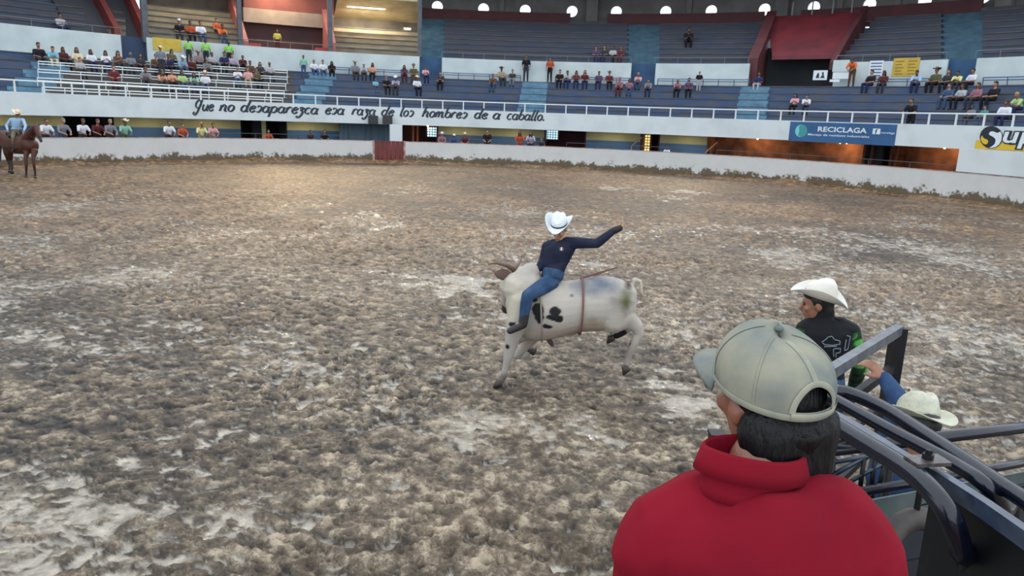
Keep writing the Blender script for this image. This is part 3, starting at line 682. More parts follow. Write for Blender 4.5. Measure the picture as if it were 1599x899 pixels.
SIT = dict(hip=(0, -.13, .10), chest=(0, -.17, .49), neck=(0, -.165, .56), head=(0, -.14, .725), shL=(-.185, -.17, .475), shR=(.185, -.17, .475), elL=(-.24, -.05, .23), elR=(.24, -.05, .23),
           wrL=(-.14, .17, .215), wrR=(.14, .17, .215), hpL=(-.09, -.11, .10), hpR=(.09, -.11, .10), knL=(-.13, .33, .10), knR=(.13, .33, .10), anL=(-.12, .31, -.33), anR=(.12, .31, -.33))
def pose(base, **k): d = dict(base); d.update(k); return d
LEAN = pose(SIT, chest=(0, .04, .45), neck=(0, .07, .51), head=(0, .15, .655), hd=(0, 1, -.15), shL=(-.185, .03, .43), shR=(.185, .03, .43), elL=(-.19, .22, .19), elR=(.19, .22, .19), wrL=(-.05, .38, .27), wrR=(.05, .38, .27))
PHONE = pose(SIT, elL=(-.21, -.02, .25), elR=(.22, -.02, .24), wrL=(-.06, .17, .36), wrR=(.07, .16, .30), hd=(.1, 1, -.35))
STAND = dict(hip=(0, 0, .93), chest=(0, 0, 1.36), neck=(0, 0, 1.43), head=(0, .03, 1.585), shL=(-.19, 0, 1.35), shR=(.19, 0, 1.35), elL=(-.26, -.02, 1.08), elR=(.26, -.02, 1.08), wrL=(-.25, .12, .87), wrR=(.25, .12, .87),
             hpL=(-.09, 0, .91), hpR=(.09, 0, .91), knL=(-.11, .03, .49), knR=(.11, .03, .49), anL=(-.12, 0, .085), anR=(.12, 0, .085))
RAIL = pose(STAND, chest=(0, .10, 1.33), neck=(0, .13, 1.41), head=(0, .19, 1.555), shL=(-.19, .09, 1.31), shR=(.19, .09, 1.31), elL=(-.27, .22, 1.07), elR=(.27, .22, 1.07), wrL=(-.14, .43, 1.0), wrR=(.14, .43, 1.0))
BEND = pose(STAND, chest=(0, .25, 1.25), neck=(0, .31, 1.29), head=(0, .42, 1.38), hd=(0, 1, -.6), shL=(-.19, .24, 1.22), shR=(.19, .24, 1.22), elL=(-.24, .42, 1.0), elR=(.24, .42, 1.0), wrL=(-.12, .60, .88), wrR=(.12, .60, .88))
TPL = {'sit': human(SIT, .024), 'lean': human(LEAN, .024), 'phone': human(PHONE, .024, slim=.88), 'stand': human(STAND, .024), 'rail': human(RAIL, .024), 'bend': human(BEND, .024)}
HATM = hat_mesh(n=20)
def cloth(name, col, rough=.85): return mat(name, col, rough, spec=.2)
SKIN = [mat('brown_skin', (150, 104, 80), .55), mat('tan_skin', (176, 128, 100), .55), mat('deep_brown_skin', (120, 80, 60), .55)]
EYEM = mat('dark_eye', (30, 22, 20), .3)
COL = dict(black=(30, 31, 36), charcoal=(56, 58, 64), grey=(122, 126, 134), lightgrey=(170, 172, 178), white=(214, 218, 224), cream=(214, 200, 170), cyan=(112, 182, 206), sky=(118, 164, 200), lightblue=(160, 190, 222), navy=(40, 48, 86),
           blue=(56, 86, 136), denim=(62, 84, 116), teal=(60, 140, 136), mint=(134, 190, 168), green=(70, 110, 76), lime=(130, 210, 70), palegreen=(170, 200, 130), olive=(86, 88, 64), yellow=(214, 200, 84), paleyellow=(216, 214, 150), orange=(224, 112, 54), rust=(180, 82, 54),
           peach=(206, 150, 122), pink=(208, 156, 158), mauve=(150, 104, 116), maroon=(98, 44, 50), darkred=(84, 36, 40), purple=(86, 66, 96), lilac=(168, 160, 184), brown=(92, 68, 54), khaki=(160, 146, 112), plaid=(140, 120, 124))
HAIRC = dict(k=(26, 22, 22), b=(58, 38, 28), y=(170, 136, 84), g=(120, 118, 116), r=(96, 44, 28))
for t in TPL.values():
    t['body'].materials.append(SKIN[0]); t['body'].materials.append(EYEM)
NP = 0
def person(kind, loc, rz, shirt, pants, hair, hatc, label, group, sc=1.0, category='person'):
    global NP
    T = TPL[kind]; o = thing('person', label, category, loc, rz, group); o.scale = (sc, sc, sc); sk = SKIN[(NP * 7) % 3]; NP += 1
    b = link('body', T['body'], o, sk)
    link('shirt', T['shirt'], o, cloth(shirt + '_cloth', COL[shirt])); link('trousers', T['trousers'], o, cloth(pants + '_cloth', COL[pants])); link('shoes', T['shoes'], o, cloth('black_cloth', COL['black']))
    link('hair', T['hair_long' if hair.isupper() else 'hair_short'], o, mat('hair_' + hair.lower(), HAIRC[hair.lower()], .5))
    if hatc:
        h = link('hat', HATM, o, mat(hatc + '_felt', COL[hatc], .7)); h.matrix_local = Matrix.Translation(T['H']) @ T['HR'].to_4x4()
    return o
# ================================================================ spectators
# px, head-top py, pose, shirt, trousers, hair (capital = long), hat, scale, label
LOW = [
(62, 66, 'sit', 'black', 'charcoal', 'k', None, 1.1, 'heavy-set man in a black printed T-shirt on the top row, far left'),
(80, 78, 'lean', 'cyan', 'cream', 'b', None, 1.0, 'man in a turquoise shirt and cream trousers on the white benches, far left'),
(88, 71, 'sit', 'darkred', 'black', 'B', None, .95, 'woman in a dark red top between the heavy-set man and the long-haired woman in cream'),
(106, 68, 'sit', 'cream', 'khaki', 'B', None, 1.0, 'long-haired woman in a cream top on the top row'),
(126, 90, 'sit', 'lightgrey', 'charcoal', 'k', None, .85, 'dark-haired child in a pale grey shirt below the woman in cream'),
(143, 76, 'sit', 'white', 'navy', 'K', None, .95, 'left one of two women with long black hair and white tops'),
(165, 76, 'phone', 'white', 'navy', 'K', None, .95, 'right one of two women with long black hair and white tops'),
(186, 77, 'phone', 'brown', 'charcoal', 'B', None, 1.0, 'curly-haired woman in a brown patterned top at the corner of the white wall'),
(204, 84, 'sit', 'grey', 'charcoal', 'g', None, .95, 'grey-haired person in a grey-blue shirt below the navy stair wall'),
(217, 80, 'sit', 'charcoal', 'black', 'K', None, .95, 'long-haired woman in charcoal below the right edge of the navy stair wall'),
(178, 99, 'sit', 'maroon', 'maroon', 'b', None, 1.0, 'person dressed all in maroon on the front white bench'),
(227, 103, 'lean', 'grey', 'charcoal', 'b', None, 1.1, 'broad man in a grey T-shirt leaning forward on the front white bench'),
(254, 69, 'stand', 'grey', 'charcoal', 'k', 'cream', .95, 'man in a grey shirt and straw hat standing before the yellow banner'),
(270, 76, 'phone', 'olive', 'black', 'K', None, .95, 'long-haired person in dark olive in front of the yellow banner'),
(263, 82, 'sit', 'navy', 'black', 'k', None, 1.05, 'man in a dark navy jacket left of the pale blue shirt'),
(244, 88, 'sit', 'brown', 'charcoal', 'b', None, 1.0, 'person in a brown shirt left of the dark navy jacket'),
(284, 82, 'lean', 'sky', 'denim', 'g', 'white', 1.05, 'man in a pale blue shirt and white hat in the middle of the white benches'),
(301, 84, 'sit', 'darkred', 'black', 'k', None, 1.0, 'person in dark maroon right of the pale blue shirt'),
(311, 73, 'sit', 'plaid', 'charcoal', 'k', 'khaki', 1.0, 'man in a plaid shirt and tan hat below the hi-vis officers'),
(323, 88, 'lean', 'grey', 'charcoal', 'k', 'grey', 1.0, 'man in a grey shirt and grey hat sitting below the pale-shirted person'),
(333, 82, 'sit', 'lightgrey', 'charcoal', 'b', None, .95, 'person in a pale grey shirt right of the plaid shirt'),
(347, 76, 'sit', 'navy', 'black', 'k', None, 1.05, 'man in a navy blue shirt below the rightmost hi-vis officer'),
(364, 80, 'sit', 'lilac', 'charcoal', 'k', None, .95, 'person in a lilac shirt right of the navy shirt'),
(373, 89, 'lean', 'darkred', 'black', 'r', None, .95, 'red-haired person in black and dark red above the pink shirt'),
(371, 101, 'phone', 'white', 'denim', 'g', None, .95, 'person in a white shirt left of the pink shirt'),
(381, 100, 'sit', 'pink', 'khaki', 'b', None, 1.0, 'man in a pink shirt over an empty white bench'),
(391, 91, 'sit', 'brown', 'black', 'k', None, 1.0, 'dark-haired man in a brown shirt near the right end of the white benches'),
(396, 104, 'sit', 'olive', 'black', 'b', None, .95, 'person in an olive shirt in front of the dark-haired man in brown'),
(406, 97, 'sit', 'charcoal', 'black', 'K', None, .95, 'long-haired woman in charcoal beside the olive shirt'),
(422, 94, 'sit', 'lightgrey', 'charcoal', 'g', None, 1.0, 'bald-looking man in a pale lilac-grey shirt, last one on the white benches'),
(252, 112, 'lean', 'peach', 'charcoal', 'B', None, .95, 'woman in a peach top at the left end of the front row group of five'),
(266, 109, 'phone', 'peach', 'black', 'b', None, .95, 'person in a sleeveless peach top, second of the front row group of five'),
(279, 109, 'sit', 'palegreen', 'denim', 'K', None, .95, 'woman in a pale green top, middle of the front row group of five'),
(303, 109, 'lean', 'mint', 'denim', 'K', None, .95, 'woman in a mint green top beside the cream-hatted man'),
(317, 105, 'sit', 'white', 'denim', 'k', 'cream', 1.0, 'man in a white shirt and cream hat, right end of the front row group'),
(475, 83, 'stand', 'mint', 'denim', 'b', None, .8, 'person in an aqua green shirt standing on the top row right of the handrail'),
(491, 86, 'sit', 'white', 'blue', 'y', None, .95, 'fair-haired person in white leaning on a neighbour in white'),
(499, 87, 'sit', 'white', 'denim', 'b', None, .95, 'brown-haired person in white beside the fair-haired one'),
(514, 91, 'lean', 'black', 'black', 'K', None, .95, 'long-haired woman in black right of the two in white'),
(555, 92, 'sit', 'grey', 'charcoal', 'k', 'khaki', 1.0, 'man in a grey shirt and brown hat under the cream gallery'),
(560, 100, 'lean', 'lightgrey', 'charcoal', 'g', None, .9, 'person in pale grey in front of the brown-hatted man'),
(571, 93, 'sit', 'peach', 'black', 'K', None, .95, 'long-haired woman in a beige top with a black lap'),
(587, 119, 'sit', 'cyan', 'denim', 'k', None, .7, 'small child in a turquoise shirt'),
(604, 117, 'sit', 'black', 'black', 'k', None, .95, 'person in black beside the small child in turquoise'),
(618, 114, 'lean', 'lilac', 'charcoal', 'g', 'white', 1.0, 'man in a lilac shirt and white hat'),
(631, 96, 'lean', 'purple', 'darkred', 'K', None, .95, 'long-haired woman in a purple top'),
(646, 97, 'sit', 'olive', 'brown', 'k', 'olive', 1.0, 'man in an olive shirt and olive hat near the blue stairs'),
(652, 116, 'sit', 'white', 'black', 'k', 'cream', 1.0, 'man in a white T-shirt with a black print and a straw hat'),
(665, 103, 'phone', 'pink', 'navy', 'b', None, .9, 'person in a pale pink shirt at the foot of the blue stair wall'),
(688, 113, 'lean', 'charcoal', 'black', 'k', None, 1.05, 'person hunched in a dark jacket at the left end of the blue bench'),
(784, 102, 'sit', 'khaki', 'charcoal', 'k', 'black', 1.05, 'man in a khaki shirt and black hat'),
(770, 113, 'lean', 'brown', 'denim', 'b', None, 1.0, 'man in a dark brown shirt sitting below the black-hatted man'),
(800, 103, 'sit', 'charcoal', 'grey', 'k', None, .9, 'dark-haired person in charcoal right of the black-hatted man'),
(821, 75, 'stand', 'black', 'charcoal', 'k', None, 1.0, 'tall man in black standing against the white wall'),
(858, 82, 'stand', 'rust', 'black', 'k', None, .95, 'man in an orange-red shirt and black trousers standing on the top row'),
(874, 102, 'sit', 'black', 'black', 'k', None, 1.0, 'man in a black T-shirt behind the grey T-shirt'),
(877, 112, 'lean', 'lightgrey', 'navy', 'b', None, 1.0, 'man in a light grey T-shirt in front of the black T-shirt'),
(891, 103, 'phone', 'maroon', 'navy', 'K', None, .95, 'long-haired woman in a maroon vest'),
(911, 104, 'sit', 'darkred', 'navy', 'R', None, 1.0, 'red-haired woman in a dark red top'),
(935, 104, 'sit', 'purple', 'navy', 'k', None, .95, 'person in a grey-purple shirt right of the red-haired woman'),
(952, 108, 'sit', 'maroon', 'black', 'k', 'brown', .95, 'person in maroon with a brown hat'),
(968, 116, 'lean', 'mauve', 'maroon', 'k', 'mauve', 1.0, 'man in a mauve shirt and mauve hat'),
(983, 119, 'sit', 'mauve', 'denim', 'B', None, .9, 'woman in a dusky mauve top beside the mauve hat'),
(997, 117, 'lean', 'pink', 'denim', 'y', None, .95, 'fair-haired woman in a pale pink top and jeans'),
(1013, 119, 'lean', 'grey', 'navy', 'k', None, .95, 'person in a grey shirt below the second blue stair wall'),
(1059, 128, 'lean', 'mauve', 'black', 'g', None, .95, 'person bent low in a dusty pink top'),
(1076, 117, 'sit', 'purple', 'black', 'k', None, 1.0, 'man in a dark purple shirt left of the boy in a black T-shirt'),
(1090, 111, 'stand', 'black', 'lightgrey', 'r', None, .72, 'boy in a black T-shirt and pale jeans'),
(1184, 117, 'sit', 'navy', 'lightgrey', 'k', None, 1.0, 'person in navy at the mouth of the red-hooded entrance'),
(1328, 93, 'bend', 'orange', 'brown', 'k', None, 1.0, 'vendor in a bright orange shirt bending over the white boards'),
(1358, 104, 'sit', 'black', 'navy', 'k', None, 1.05, 'man in black sitting in front of the lined white poster'),
(1379, 107, 'phone', 'darkred', 'charcoal', 'B', None, 1.0, 'long-haired woman in dark red left of the yellow banner on the right'),
(1241, 145, 'phone', 'pink', 'black', 'K', None, .9, 'long-haired girl in pale pink and black on the empty blue steps'),
(1260, 145, 'lean', 'white', 'navy', 'k', None, .9, 'youth in white beside the long-haired girl'),
(1432, 103, 'lean', 'lightblue', 'navy', 'k', None, 1.05, 'man in a light blue shirt under the yellow banner on the right'),
(1459, 105, 'sit', 'olive', 'black', 'k', 'brown', 1.1, 'man in a dark olive jacket and brown hat'),
(1479, 107, 'sit', 'charcoal', 'black', 'B', None, 1.0, 'long-haired woman in charcoal right of the olive jacket'),
(1491, 106, 'lean', 'paleyellow', 'charcoal', 'k', None, .95, 'person in a pale yellow shirt'),
(1510, 106, 'sit', 'white', 'black', 'k', None, 1.0, 'person in a white top under the rightmost blue stair wall'),
(1479, 130, 'sit', 'denim', 'denim', 'k', None, 1.05, 'person in a slate blue shirt below the olive jacket'),
(1499, 128, 'sit', 'lightgrey', 'black', 'k', None, 1.0, 'person in a pale grey print shirt in the right-hand group'),
(1523, 126, 'sit', 'mauve', 'charcoal', 'B', None, 1.05, 'woman in a mauve plaid top in the right-hand group'),
(1549, 128, 'sit', 'black', 'black', 'k', None, 1.1, 'broad man in black in the right-hand group'),
(1568, 151, 'sit', 'white', 'navy', 'b', None, 1.0, 'person in white on the front row at the far right'),
(1591, 146, 'lean', 'palegreen', 'navy', 'y', None, 1.0, 'fair-haired person in yellow-green at the far right'),
(1536, 160, 'sit', 'teal', 'denim', 'k', None, .72, 'child in a teal shirt below the mauve plaid top'),
(1516, 158, 'sit', 'grey', 'charcoal', 'k', None, .75, 'child in grey beside the teal-shirted child'),
(1417, 158, 'rail', 'black', 'black', 'k', None, 1.0, 'person in black at the balcony railing above the blue banner end'),
]
UPP = [
(280, 26, 'sit', 'black', 'charcoal', 'k', 'white', 1.1, 'man in a black shirt and white cap-like hat on the warm-lit upper steps'),
(298, 33, 'sit', 'rust', 'black', 'k', None, 1.1, 'person in rust orange left of the white-shirted man on the upper steps'),
(314, 31, 'sit', 'white', 'denim', 'b', None, 1.15, 'man in a white shirt on the warm-lit upper steps'),
(340, 32, 'sit', 'rust', 'charcoal', 'k', None, 1.05, 'person in rust behind the bright orange shirt on the upper steps'),
(346, 35, 'lean', 'orange', 'denim', 'r', None, 1.15, 'person in bright orange and jeans on the upper steps'),
(97, 21, 'phone', 'lightgrey', 'navy', 'k', None, 1.1, 'person in pale grey alone on the dim upper left steps'),
(943, 69, 'sit', 'charcoal', 'navy', 'k', None, 1.0, 'leftmost of the four people in the dim upper middle seats'),
(957, 71, 'sit', 'lightgrey', 'black', 'k', None, .95, 'person in pale grey among the four in the dim upper middle seats'),
(968, 70, 'sit', 'maroon', 'maroon', 'b', None, .95, 'person in maroon among the four in the dim upper middle seats'),
(931, 70, 'sit', 'purple', 'navy', 'k', None, .9, 'person in purple among the four in the dim upper middle seats'),
(1075, 41, 'lean', 'black', 'black', 'k', None, 1.3, 'person in black alone high in the upper right middle seats'),
]
PAS = [
(69, 184, 'white', 'charcoal', 'k', None, 'person in white behind the barrier just right of the horse'), (96, 182, 'grey', 'denim', 'g', None, 'man in grey-blue leaning behind the barrier before the first dark doorway'),
(127, 180, 'white', 'charcoal', 'b', None, 'man in a white T-shirt with folded arms behind the barrier'), (150, 184, 'darkred', 'black', 'b', None, 'person in dark maroon behind the barrier'),
(168, 183, 'grey', 'charcoal', 'g', None, 'man in a grey shirt left of the green-shirted man behind the barrier'), (193, 181, 'mint', 'green', 'k', 'cream', 'man in a green shirt and straw hat behind the barrier'),
(262, 187, 'white', 'charcoal', 'k', None, 'dark-haired man in white, alone left of the ochre middle wall'), (283, 192, 'rust', 'black', 'b', None, 'person in rust with a raised arm behind the barrier'),
(313, 190, 'paleyellow', 'khaki', 'Y', None, 'fair-haired woman in pale yellow behind the barrier'), (331, 191, 'pink', 'khaki', 'b', None, 'man in pink beside the fair-haired woman behind the barrier'),
(418, 202, 'rust', 'brown', 'b', None, 'person in rust in front of the double dark doorway'), (484, 202, 'charcoal', 'black', 'k', None, 'left one of two dark-clothed people left of the grey sheet panel'),
(506, 202, 'black', 'black', 'k', None, 'right one of two dark-clothed people, beside the grey sheet panel'), (690, 206, 'mauve', 'brown', 'k', 'white', 'person in mauve with a white hat by the grid window'),
(709, 209, 'blue', 'blue', 'k', 'white', 'person in blue with a white hat, middle of three hats'), (726, 207, 'maroon', 'charcoal', 'k', 'cream', 'person in maroon with a cream hat, right of three hats'),
(761, 200, 'black', 'black', 'k', None, 'broad man in black behind the barrier under the word caballo'), (812, 203, 'rust', 'rust', 'B', None, 'long-haired person in orange-red behind the barrier'),
(829, 204, 'lilac', 'navy', 'K', None, 'long-haired woman in lilac beside the orange-red person'), (846, 214, 'charcoal', 'black', 'k', None, 'small dark-haired person left of the second grid window'),
(1243 - 200, 233, 'white', 'maroon', 'k', None, 'person crouched in white and red under the balcony')]
def seat(px, hy, rows, dh, sc):
    best = None
    for k, (r, z) in enumerate(rows):
        t = th_at(px, r + .35, z + .8 * dh * sc / .87); p = pol(t, r + .35, z + dh * sc); e = abs(project(p)[1] - hy)
        if best is None or e < best[0]: best = (e, k, t)
    return best[1], best[2]
occ = {}
for rows, tab, grp in ((ROW, LOW, 'spectators on the lower stand'), (UR, UPP, 'spectators on the upper stand')):
    for (px, hy, kind, sh, pa, ha, hc, sc, lab) in tab:
        up_ = kind in ('stand', 'rail', 'bend'); k, t = seat(px, hy + (2 if hc else 0), rows, {'stand': 1.7, 'rail': 1.66, 'bend': 1.45, 'lean': .77}.get(kind, .85), sc * 1.12)
        r, z = rows[k]
        if kind == 'rail': r, z = RF + .15, 2.75
        t = th_at(px, r + .3, z + .6)
        d_ = .60 * min(sc, 1.1); best_ = None
        for o_ in np.arange(-3, 3.01, .06):
            if all(abs(q - t - o_ / r) * r > d_ - .001 for q in occ.get((grp, k), [])) and (best_ is None or abs(o_) < abs(best_)): best_ = o_
        t += best_ / r
        occ.setdefault((grp, k), []).append(t)
        person(kind, pol(t, r + (.55 if up_ else .30), z + .02), t + pi / 2 + random.uniform(-.3, .3) * (0 if kind == 'rail' else 1), sh, pa, ha, hc, lab, grp, sc * 1.12)
lastt = 9
for i, (px, hy, sh, pa, ha, hc, lab) in enumerate(PAS):
    t = th_at(px, RB + .75, 1.8); rr = RB + .72; t = min(t, lastt - .62 / rr); lastt = t
    zt = 1.3
    for z in np.arange(1.6, 2.3, .02):
        if project(pol(t, rr, z))[1] > hy: zt = z
    sc = max(.72, min(1.06, (zt - .44) / 1.68))
    person('rail', pol(t, rr, .44), t + pi / 2, sh, pa, ha, hc, lab, 'spectators in the passage behind the barrier', sc)
# hi-vis officers seen from behind, and the steward in yellow
for px, hy, lab in ((295, 50, 'officer in a lime hi-vis jacket, leftmost of the three by the white wall'), (322, 55, 'officer in a lime hi-vis jacket, middle of the three by the white wall'), (358, 48, 'officer in a lime hi-vis jacket, rightmost of the three by the white wall')):
    r, z = ROW[5][0] + .7, ROW[5][1]; t = th_at(px, r, 6.3); o = person('stand', pol(t, r, z), t + pi / 2 + pi + random.uniform(-.5, .5), 'lime', 'charcoal', 'k', None, lab, 'officers in hi-vis jackets', 1.0)
    mb = MB()
    for zz in (1.08, 1.22):
        vs = []
        for k in range(20): a = 2 * pi * k / 20; vs += [(.185 * cos(a), .132 * sin(a), zz), (.185 * cos(a), .132 * sin(a), zz + .04)]
        mb.add(vs, [(2 * k, (2 * k + 2) % 40, (2 * k + 3) % 40, 2 * k + 1) for k in range(20)])
    mb.build('reflective_stripe', mat('silver_stripe', (200, 206, 200), .3), o)
t = th_at(433, 35.4, 8); person('stand', pol(t, 35.4, 6.95), t + pi / 2, 'yellow', 'maroon', 'b', None, 'steward in a yellow vest standing in the upper red entrance', 'stewards', .95)
mb = MB(); mb.ring(34.16, 38.6, 6.75, 6.95, th(521, 35, 7), th(380, 35, 7), .02); mb.build('entrance_floor', M_CONC, wl)
# ---------------------------------------------------------------- benches: steel rails in front of the rows
def bench(label, k, p0, p1, m, two=True, group=None, seat_=True):
    r, z = ROW[k]; a, b = th(p1, r, z + .3), th(p0, r, z + .3); o = thing('steel_bench', label, 'bench', pol((a + b) / 2, r, z), 0, group); L0 = o.location.copy(); n = max(3, int((b - a) / .02))
    for h in ((.30, .44) if two else (.40,)):
        mb = MB(); mb.ring(r + .78, r + .82, z + h, z + h + .055, a, b, .015); q = mb.build('back_rail', m, o); q.location = -L0
    if seat_:
        mb = MB(); mb.ring(r + .02, r + .42, z + .0, z + .03, a, b, .015); q = mb.build('seat', m, o); q.location = -L0
    n = max(2, int((b - a) * r / 1.05))
    for i in range(n + 1):
        t = a + (b - a) * i / n; mb = MB(); mb.tube([pol(t, r + .86, z), pol(t, r + .80, z + .48)], .028, 5); q = mb.build('post', m, o); q.location = -L0
    return o
for k, p0, p1, w_ in ((0, 78, 446, 'front'), (1, 70, 448, 'second'), (2, 70, 450, 'third'), (3, 70, 452, 'fourth'), (4, 92, 452, 'back')):
    bench(f'curved white steel bench with a two-rail back, {w_} row of the white benches', k, p0, p1, M_STEEL, group='white steel benches')
for p0, p1, w_ in ((520, 654, 'left of the blue stair wall under the cream gallery'), (692, 812, 'between the blue stair wall and the tall man in black'), (866, 984, 'behind the row of people left of the second blue stair wall'), (1024, 1166, 'below the white panel left of the red-hooded entrance'), (1345, 1474, 'below the yellow banner on the right'), (1524, 1640, 'below the white panel at the far right')):
    bench('blue pipe backrest rail, ' + w_, 5, p0, p1, M_BLUEST, group='blue backrest rails', seat_=False)
# ================================================================ writing and signs
def on_cyl(px, py, r):
    z = 3.0
    for _ in range(4):
        t = th_at(px, r, z); lo, hi = -2, 20
        for _ in range(30):
            m_ = (lo + hi) / 2
            if project(pol(t, r, m_))[1] > py: lo = m_
            else: hi = m_
        z = lo
    return t, z
def ov(cx, cy, rx, ry, a0, a1, n=14): return [(cx + rx * cos(radians(a0 + (a1 - a0) * i / n)), cy + ry * sin(radians(a0 + (a1 - a0) * i / n))) for i in range(n + 1)]
GL = {
 'a': (1.12, [ov(.42, .5, .38, .5, 50, 410), [(.84, 1), (.78, .4), (.84, .03), (1.08, .14)]]),
 'b': (1.08, [[(.2, 1.9), (.12, .9), (.12, .1)], ov(.5, .48, .38, .48, 165, -180)]),
 'c': (.92, [ov(.45, .5, .4, .5, 45, 315)]),
 'd': (1.16, [ov(.42, .5, .38, .5, 50, 410), [(.98, 1.9), (.84, 1), (.78, .3), (.86, .03), (1.08, .12)]]),
 'e': (.92, [[(.12, .48), (.5, .55), (.74, .78), (.5, 1.0), (.2, .8), (.08, .4), (.3, .02), (.6, .03), (.85, .25)]]),
 'h': (1.1, [[(.25, 1.9), (.12, .9), (.08, 0)], [(.12, .55), (.45, 1.0), (.74, .8), (.72, .25), (.84, .02), (1.02, .12)]]),
 'l': (.56, [[(.3, 1.9), (.15, .7), (.16, .08), (.3, .0), (.46, .12)]]),
 'm': (1.55, [[(.12, 1.0), (.12, .5), (.08, 0)], [(.12, .55), (.38, 1.0), (.58, .8), (.56, 0)], [(.58, .55), (.9, 1.0), (1.12, .8), (1.1, .25), (1.22, .02), (1.45, .12)]]),
 'n': (1.1, [[(.12, 1.0), (.12, .5), (.08, 0)], [(.12, .55), (.45, 1.0), (.74, .8), (.72, .25), (.84, .02), (1.02, .12)]]),
 'o': (.98, [ov(.45, .5, .38, .5, 60, 425)]),
 'p': (1.08, [[(.14, 1.05), (.10, .2), (.02, -.75)], ov(.5, .5, .38, .5, 165, -180)]),
 'r': (.86, [[(.14, 1.0), (.12, .5), (.08, 0)], [(.12, .55), (.32, .95), (.56, 1.0), (.72, .82)]]),
 's': (.92, [[(.12, .84), (.35, 1.02), (.68, .86), (.72, .4), (.45, .02), (.12, .12)]]),
 'u': (1.1, [[(.12, 1), (.1, .35), (.3, 0), (.6, .15), (.8, .6)], [(.86, 1), (.8, .3), (.86, .03), (1.06, .12)]]),
 'z': (.95, [[(.1, .88), (.35, 1.02), (.72, .92), (.34, .52), (.62, .42), (.66, -.1), (.42, -.6), (.08, -.68), (-.02, -.4)]]),
 'Q': (1.3, [ov(.5, 1.0, .42, .62, 40, 400), [(1.0, 1.72), (.82, .7), (.6, -.3), (.28, -.72), (-.02, -.55), (.1, -.25)]]),
 '.': (.55, [ov(.25, .08, .05, .05, 0, 300, 6)])}
def crom(P, n=7):
    Q = [P[0]] + list(P) + [P[-1]]; o = []
    for i in range(1, len(Q) - 2):
        p0, p1, p2, p3 = (np.array(q) for q in Q[i - 1:i + 3])
        for k in range(n): t = k / n; o.append(tuple(.5 * (2 * p1 + (p2 - p0) * t + (2 * p0 - 5 * p1 + 4 * p2 - p3) * t * t + (3 * p1 - p0 - 3 * p2 + p3) * t ** 3)))
    return o + [tuple(P[-1])]
def word(mb, txt, t0, z0, xh, width, r):
    adv = sum(GL[c][0] for c in txt); sx_ = width / adv; u0 = 0
    for c in txt:
        for st_ in GL[c][1]:
            P = crom(st_, 5) if len(st_) < 10 else st_; vs = []; fs = []
            for i, (x, y) in enumerate(P):
                a = P[max(i - 1, 0)]; b = P[min(i + 1, len(P) - 1)]; d = np.array([b[0] - a[0], b[1] - a[1]]); d = d / (np.hypot(*d) + 1e-9)
                nb_ = np.array([-d[1], d[0]]); s_ = abs(nb_ @ np.array([.88, -.47])); wv_ = nb_ * (.075 + .125 * s_)
                for s in (-1, 1):
                    X = x + wv_[0] * s; Y = y + wv_[1] * s; X += .30 * Y
                    vs.append(pol(t0 - (u0 + X * sx_) / r, r, z0 + Y * xh))
            fs = [(2 * i, 2 * i + 1, 2 * i + 3, 2 * i + 2) for i in range(len(P) - 1)]; mb.add(vs, fs)
        u0 += GL[c][0] * sx_
M_LET = mat('dark_lettering_paint', (34, 46, 60), .6)
for txt, p0, p1 in (('Que', 303, 334), ('no', 342, 366), ('desaparezca', 375, 500), ('esa', 507, 538), ('raza', 549, 587), ('de', 595, 615), ('los', 624, 646), ('hombres', 659, 731), ('de', 740, 761), ('a', 769, 781), ('caballo.', 791, 853)):
    t0 = th_at(p0, RF, 2.9); t1 = th_at(p1, RF, 2.9); zb = 2.775 + (p0 - 303) / 490 * .10; mb = MB()
    word(mb, txt, t0, zb, .345, (t0 - t1) * RF * .97, RF - .010); mb.build('painted_word', M_LET, wbal)
def text_on(txt, px, t0, z0, h, width, r, m, parent, name, off=0.0, shear=0.0):
    cu = bpy.data.curves.new('t', 'FONT'); cu.body = txt; cu.size = 1; cu.offset = off; cu.shear = shear; cu.extrude = .0; cu.resolution_u = 3
    o = bpy.data.objects.new('t', cu); C.objects.link(o); me = bpy.data.meshes.new_from_object(o.evaluated_get(bpy.context.evaluated_depsgraph_get())); bpy.data.objects.remove(o)
    co = np.zeros(len(me.vertices) * 3); me.vertices.foreach_get('co', co); co = co.reshape(-1, 3); x0, x1 = co[:, 0].min(), co[:, 0].max(); y0, y1 = (co[:, 1].min(), co[:, 1].max())
    if h is None: h = width
    out = [pol(t0 - (x - x0) / (x1 - x0) * width / r, r, z0 + (y - y0) / (y1 - y0) * h) for x, y, _ in co]
    me.vertices.foreach_set('co', np.array(out).ravel()); me.update(); me.materials.clear(); me.materials.append(m)
    return link(name, me, parent)
# blue recycling banner hung on the parapet
t0, t1 = th_at(1233, RF, 2.8), th_at(1399, RF, 2.8)
bn = thing('banner', 'blue advertising banner with white capitals hung on the balcony parapet', 'banner', pol((t0 + t1) / 2, RF, 2.3)); Lb = bn.location.copy()
def back_to(o, L_=None): o.location = -(L_ if L_ is not None else Lb); return o
mb = MB(); mb.ring(RF - .03, RF - .012, 2.27, 3.33, t1, t0, .01); back_to(mb.build('cloth', mat('banner_blue', (46, 98, 146), .6, col2=(38, 84, 130), scale=1), bn))
M_W = mat('print_white', (226, 232, 236), .6)
Wd = (t0 - t1) * RF; rr = RF - .034
back_to(text_on('RECICLAGA', 0, t0 - Wd * .275 / RF, 2.84, .27, Wd * .46, rr, M_W, bn, 'headline', .022))
back_to(text_on('Manejo de residuos industriales', 0, t0 - Wd * .185 / RF, 2.58, .15, Wd * .58, rr, M_W, bn, 'subtitle', .008))
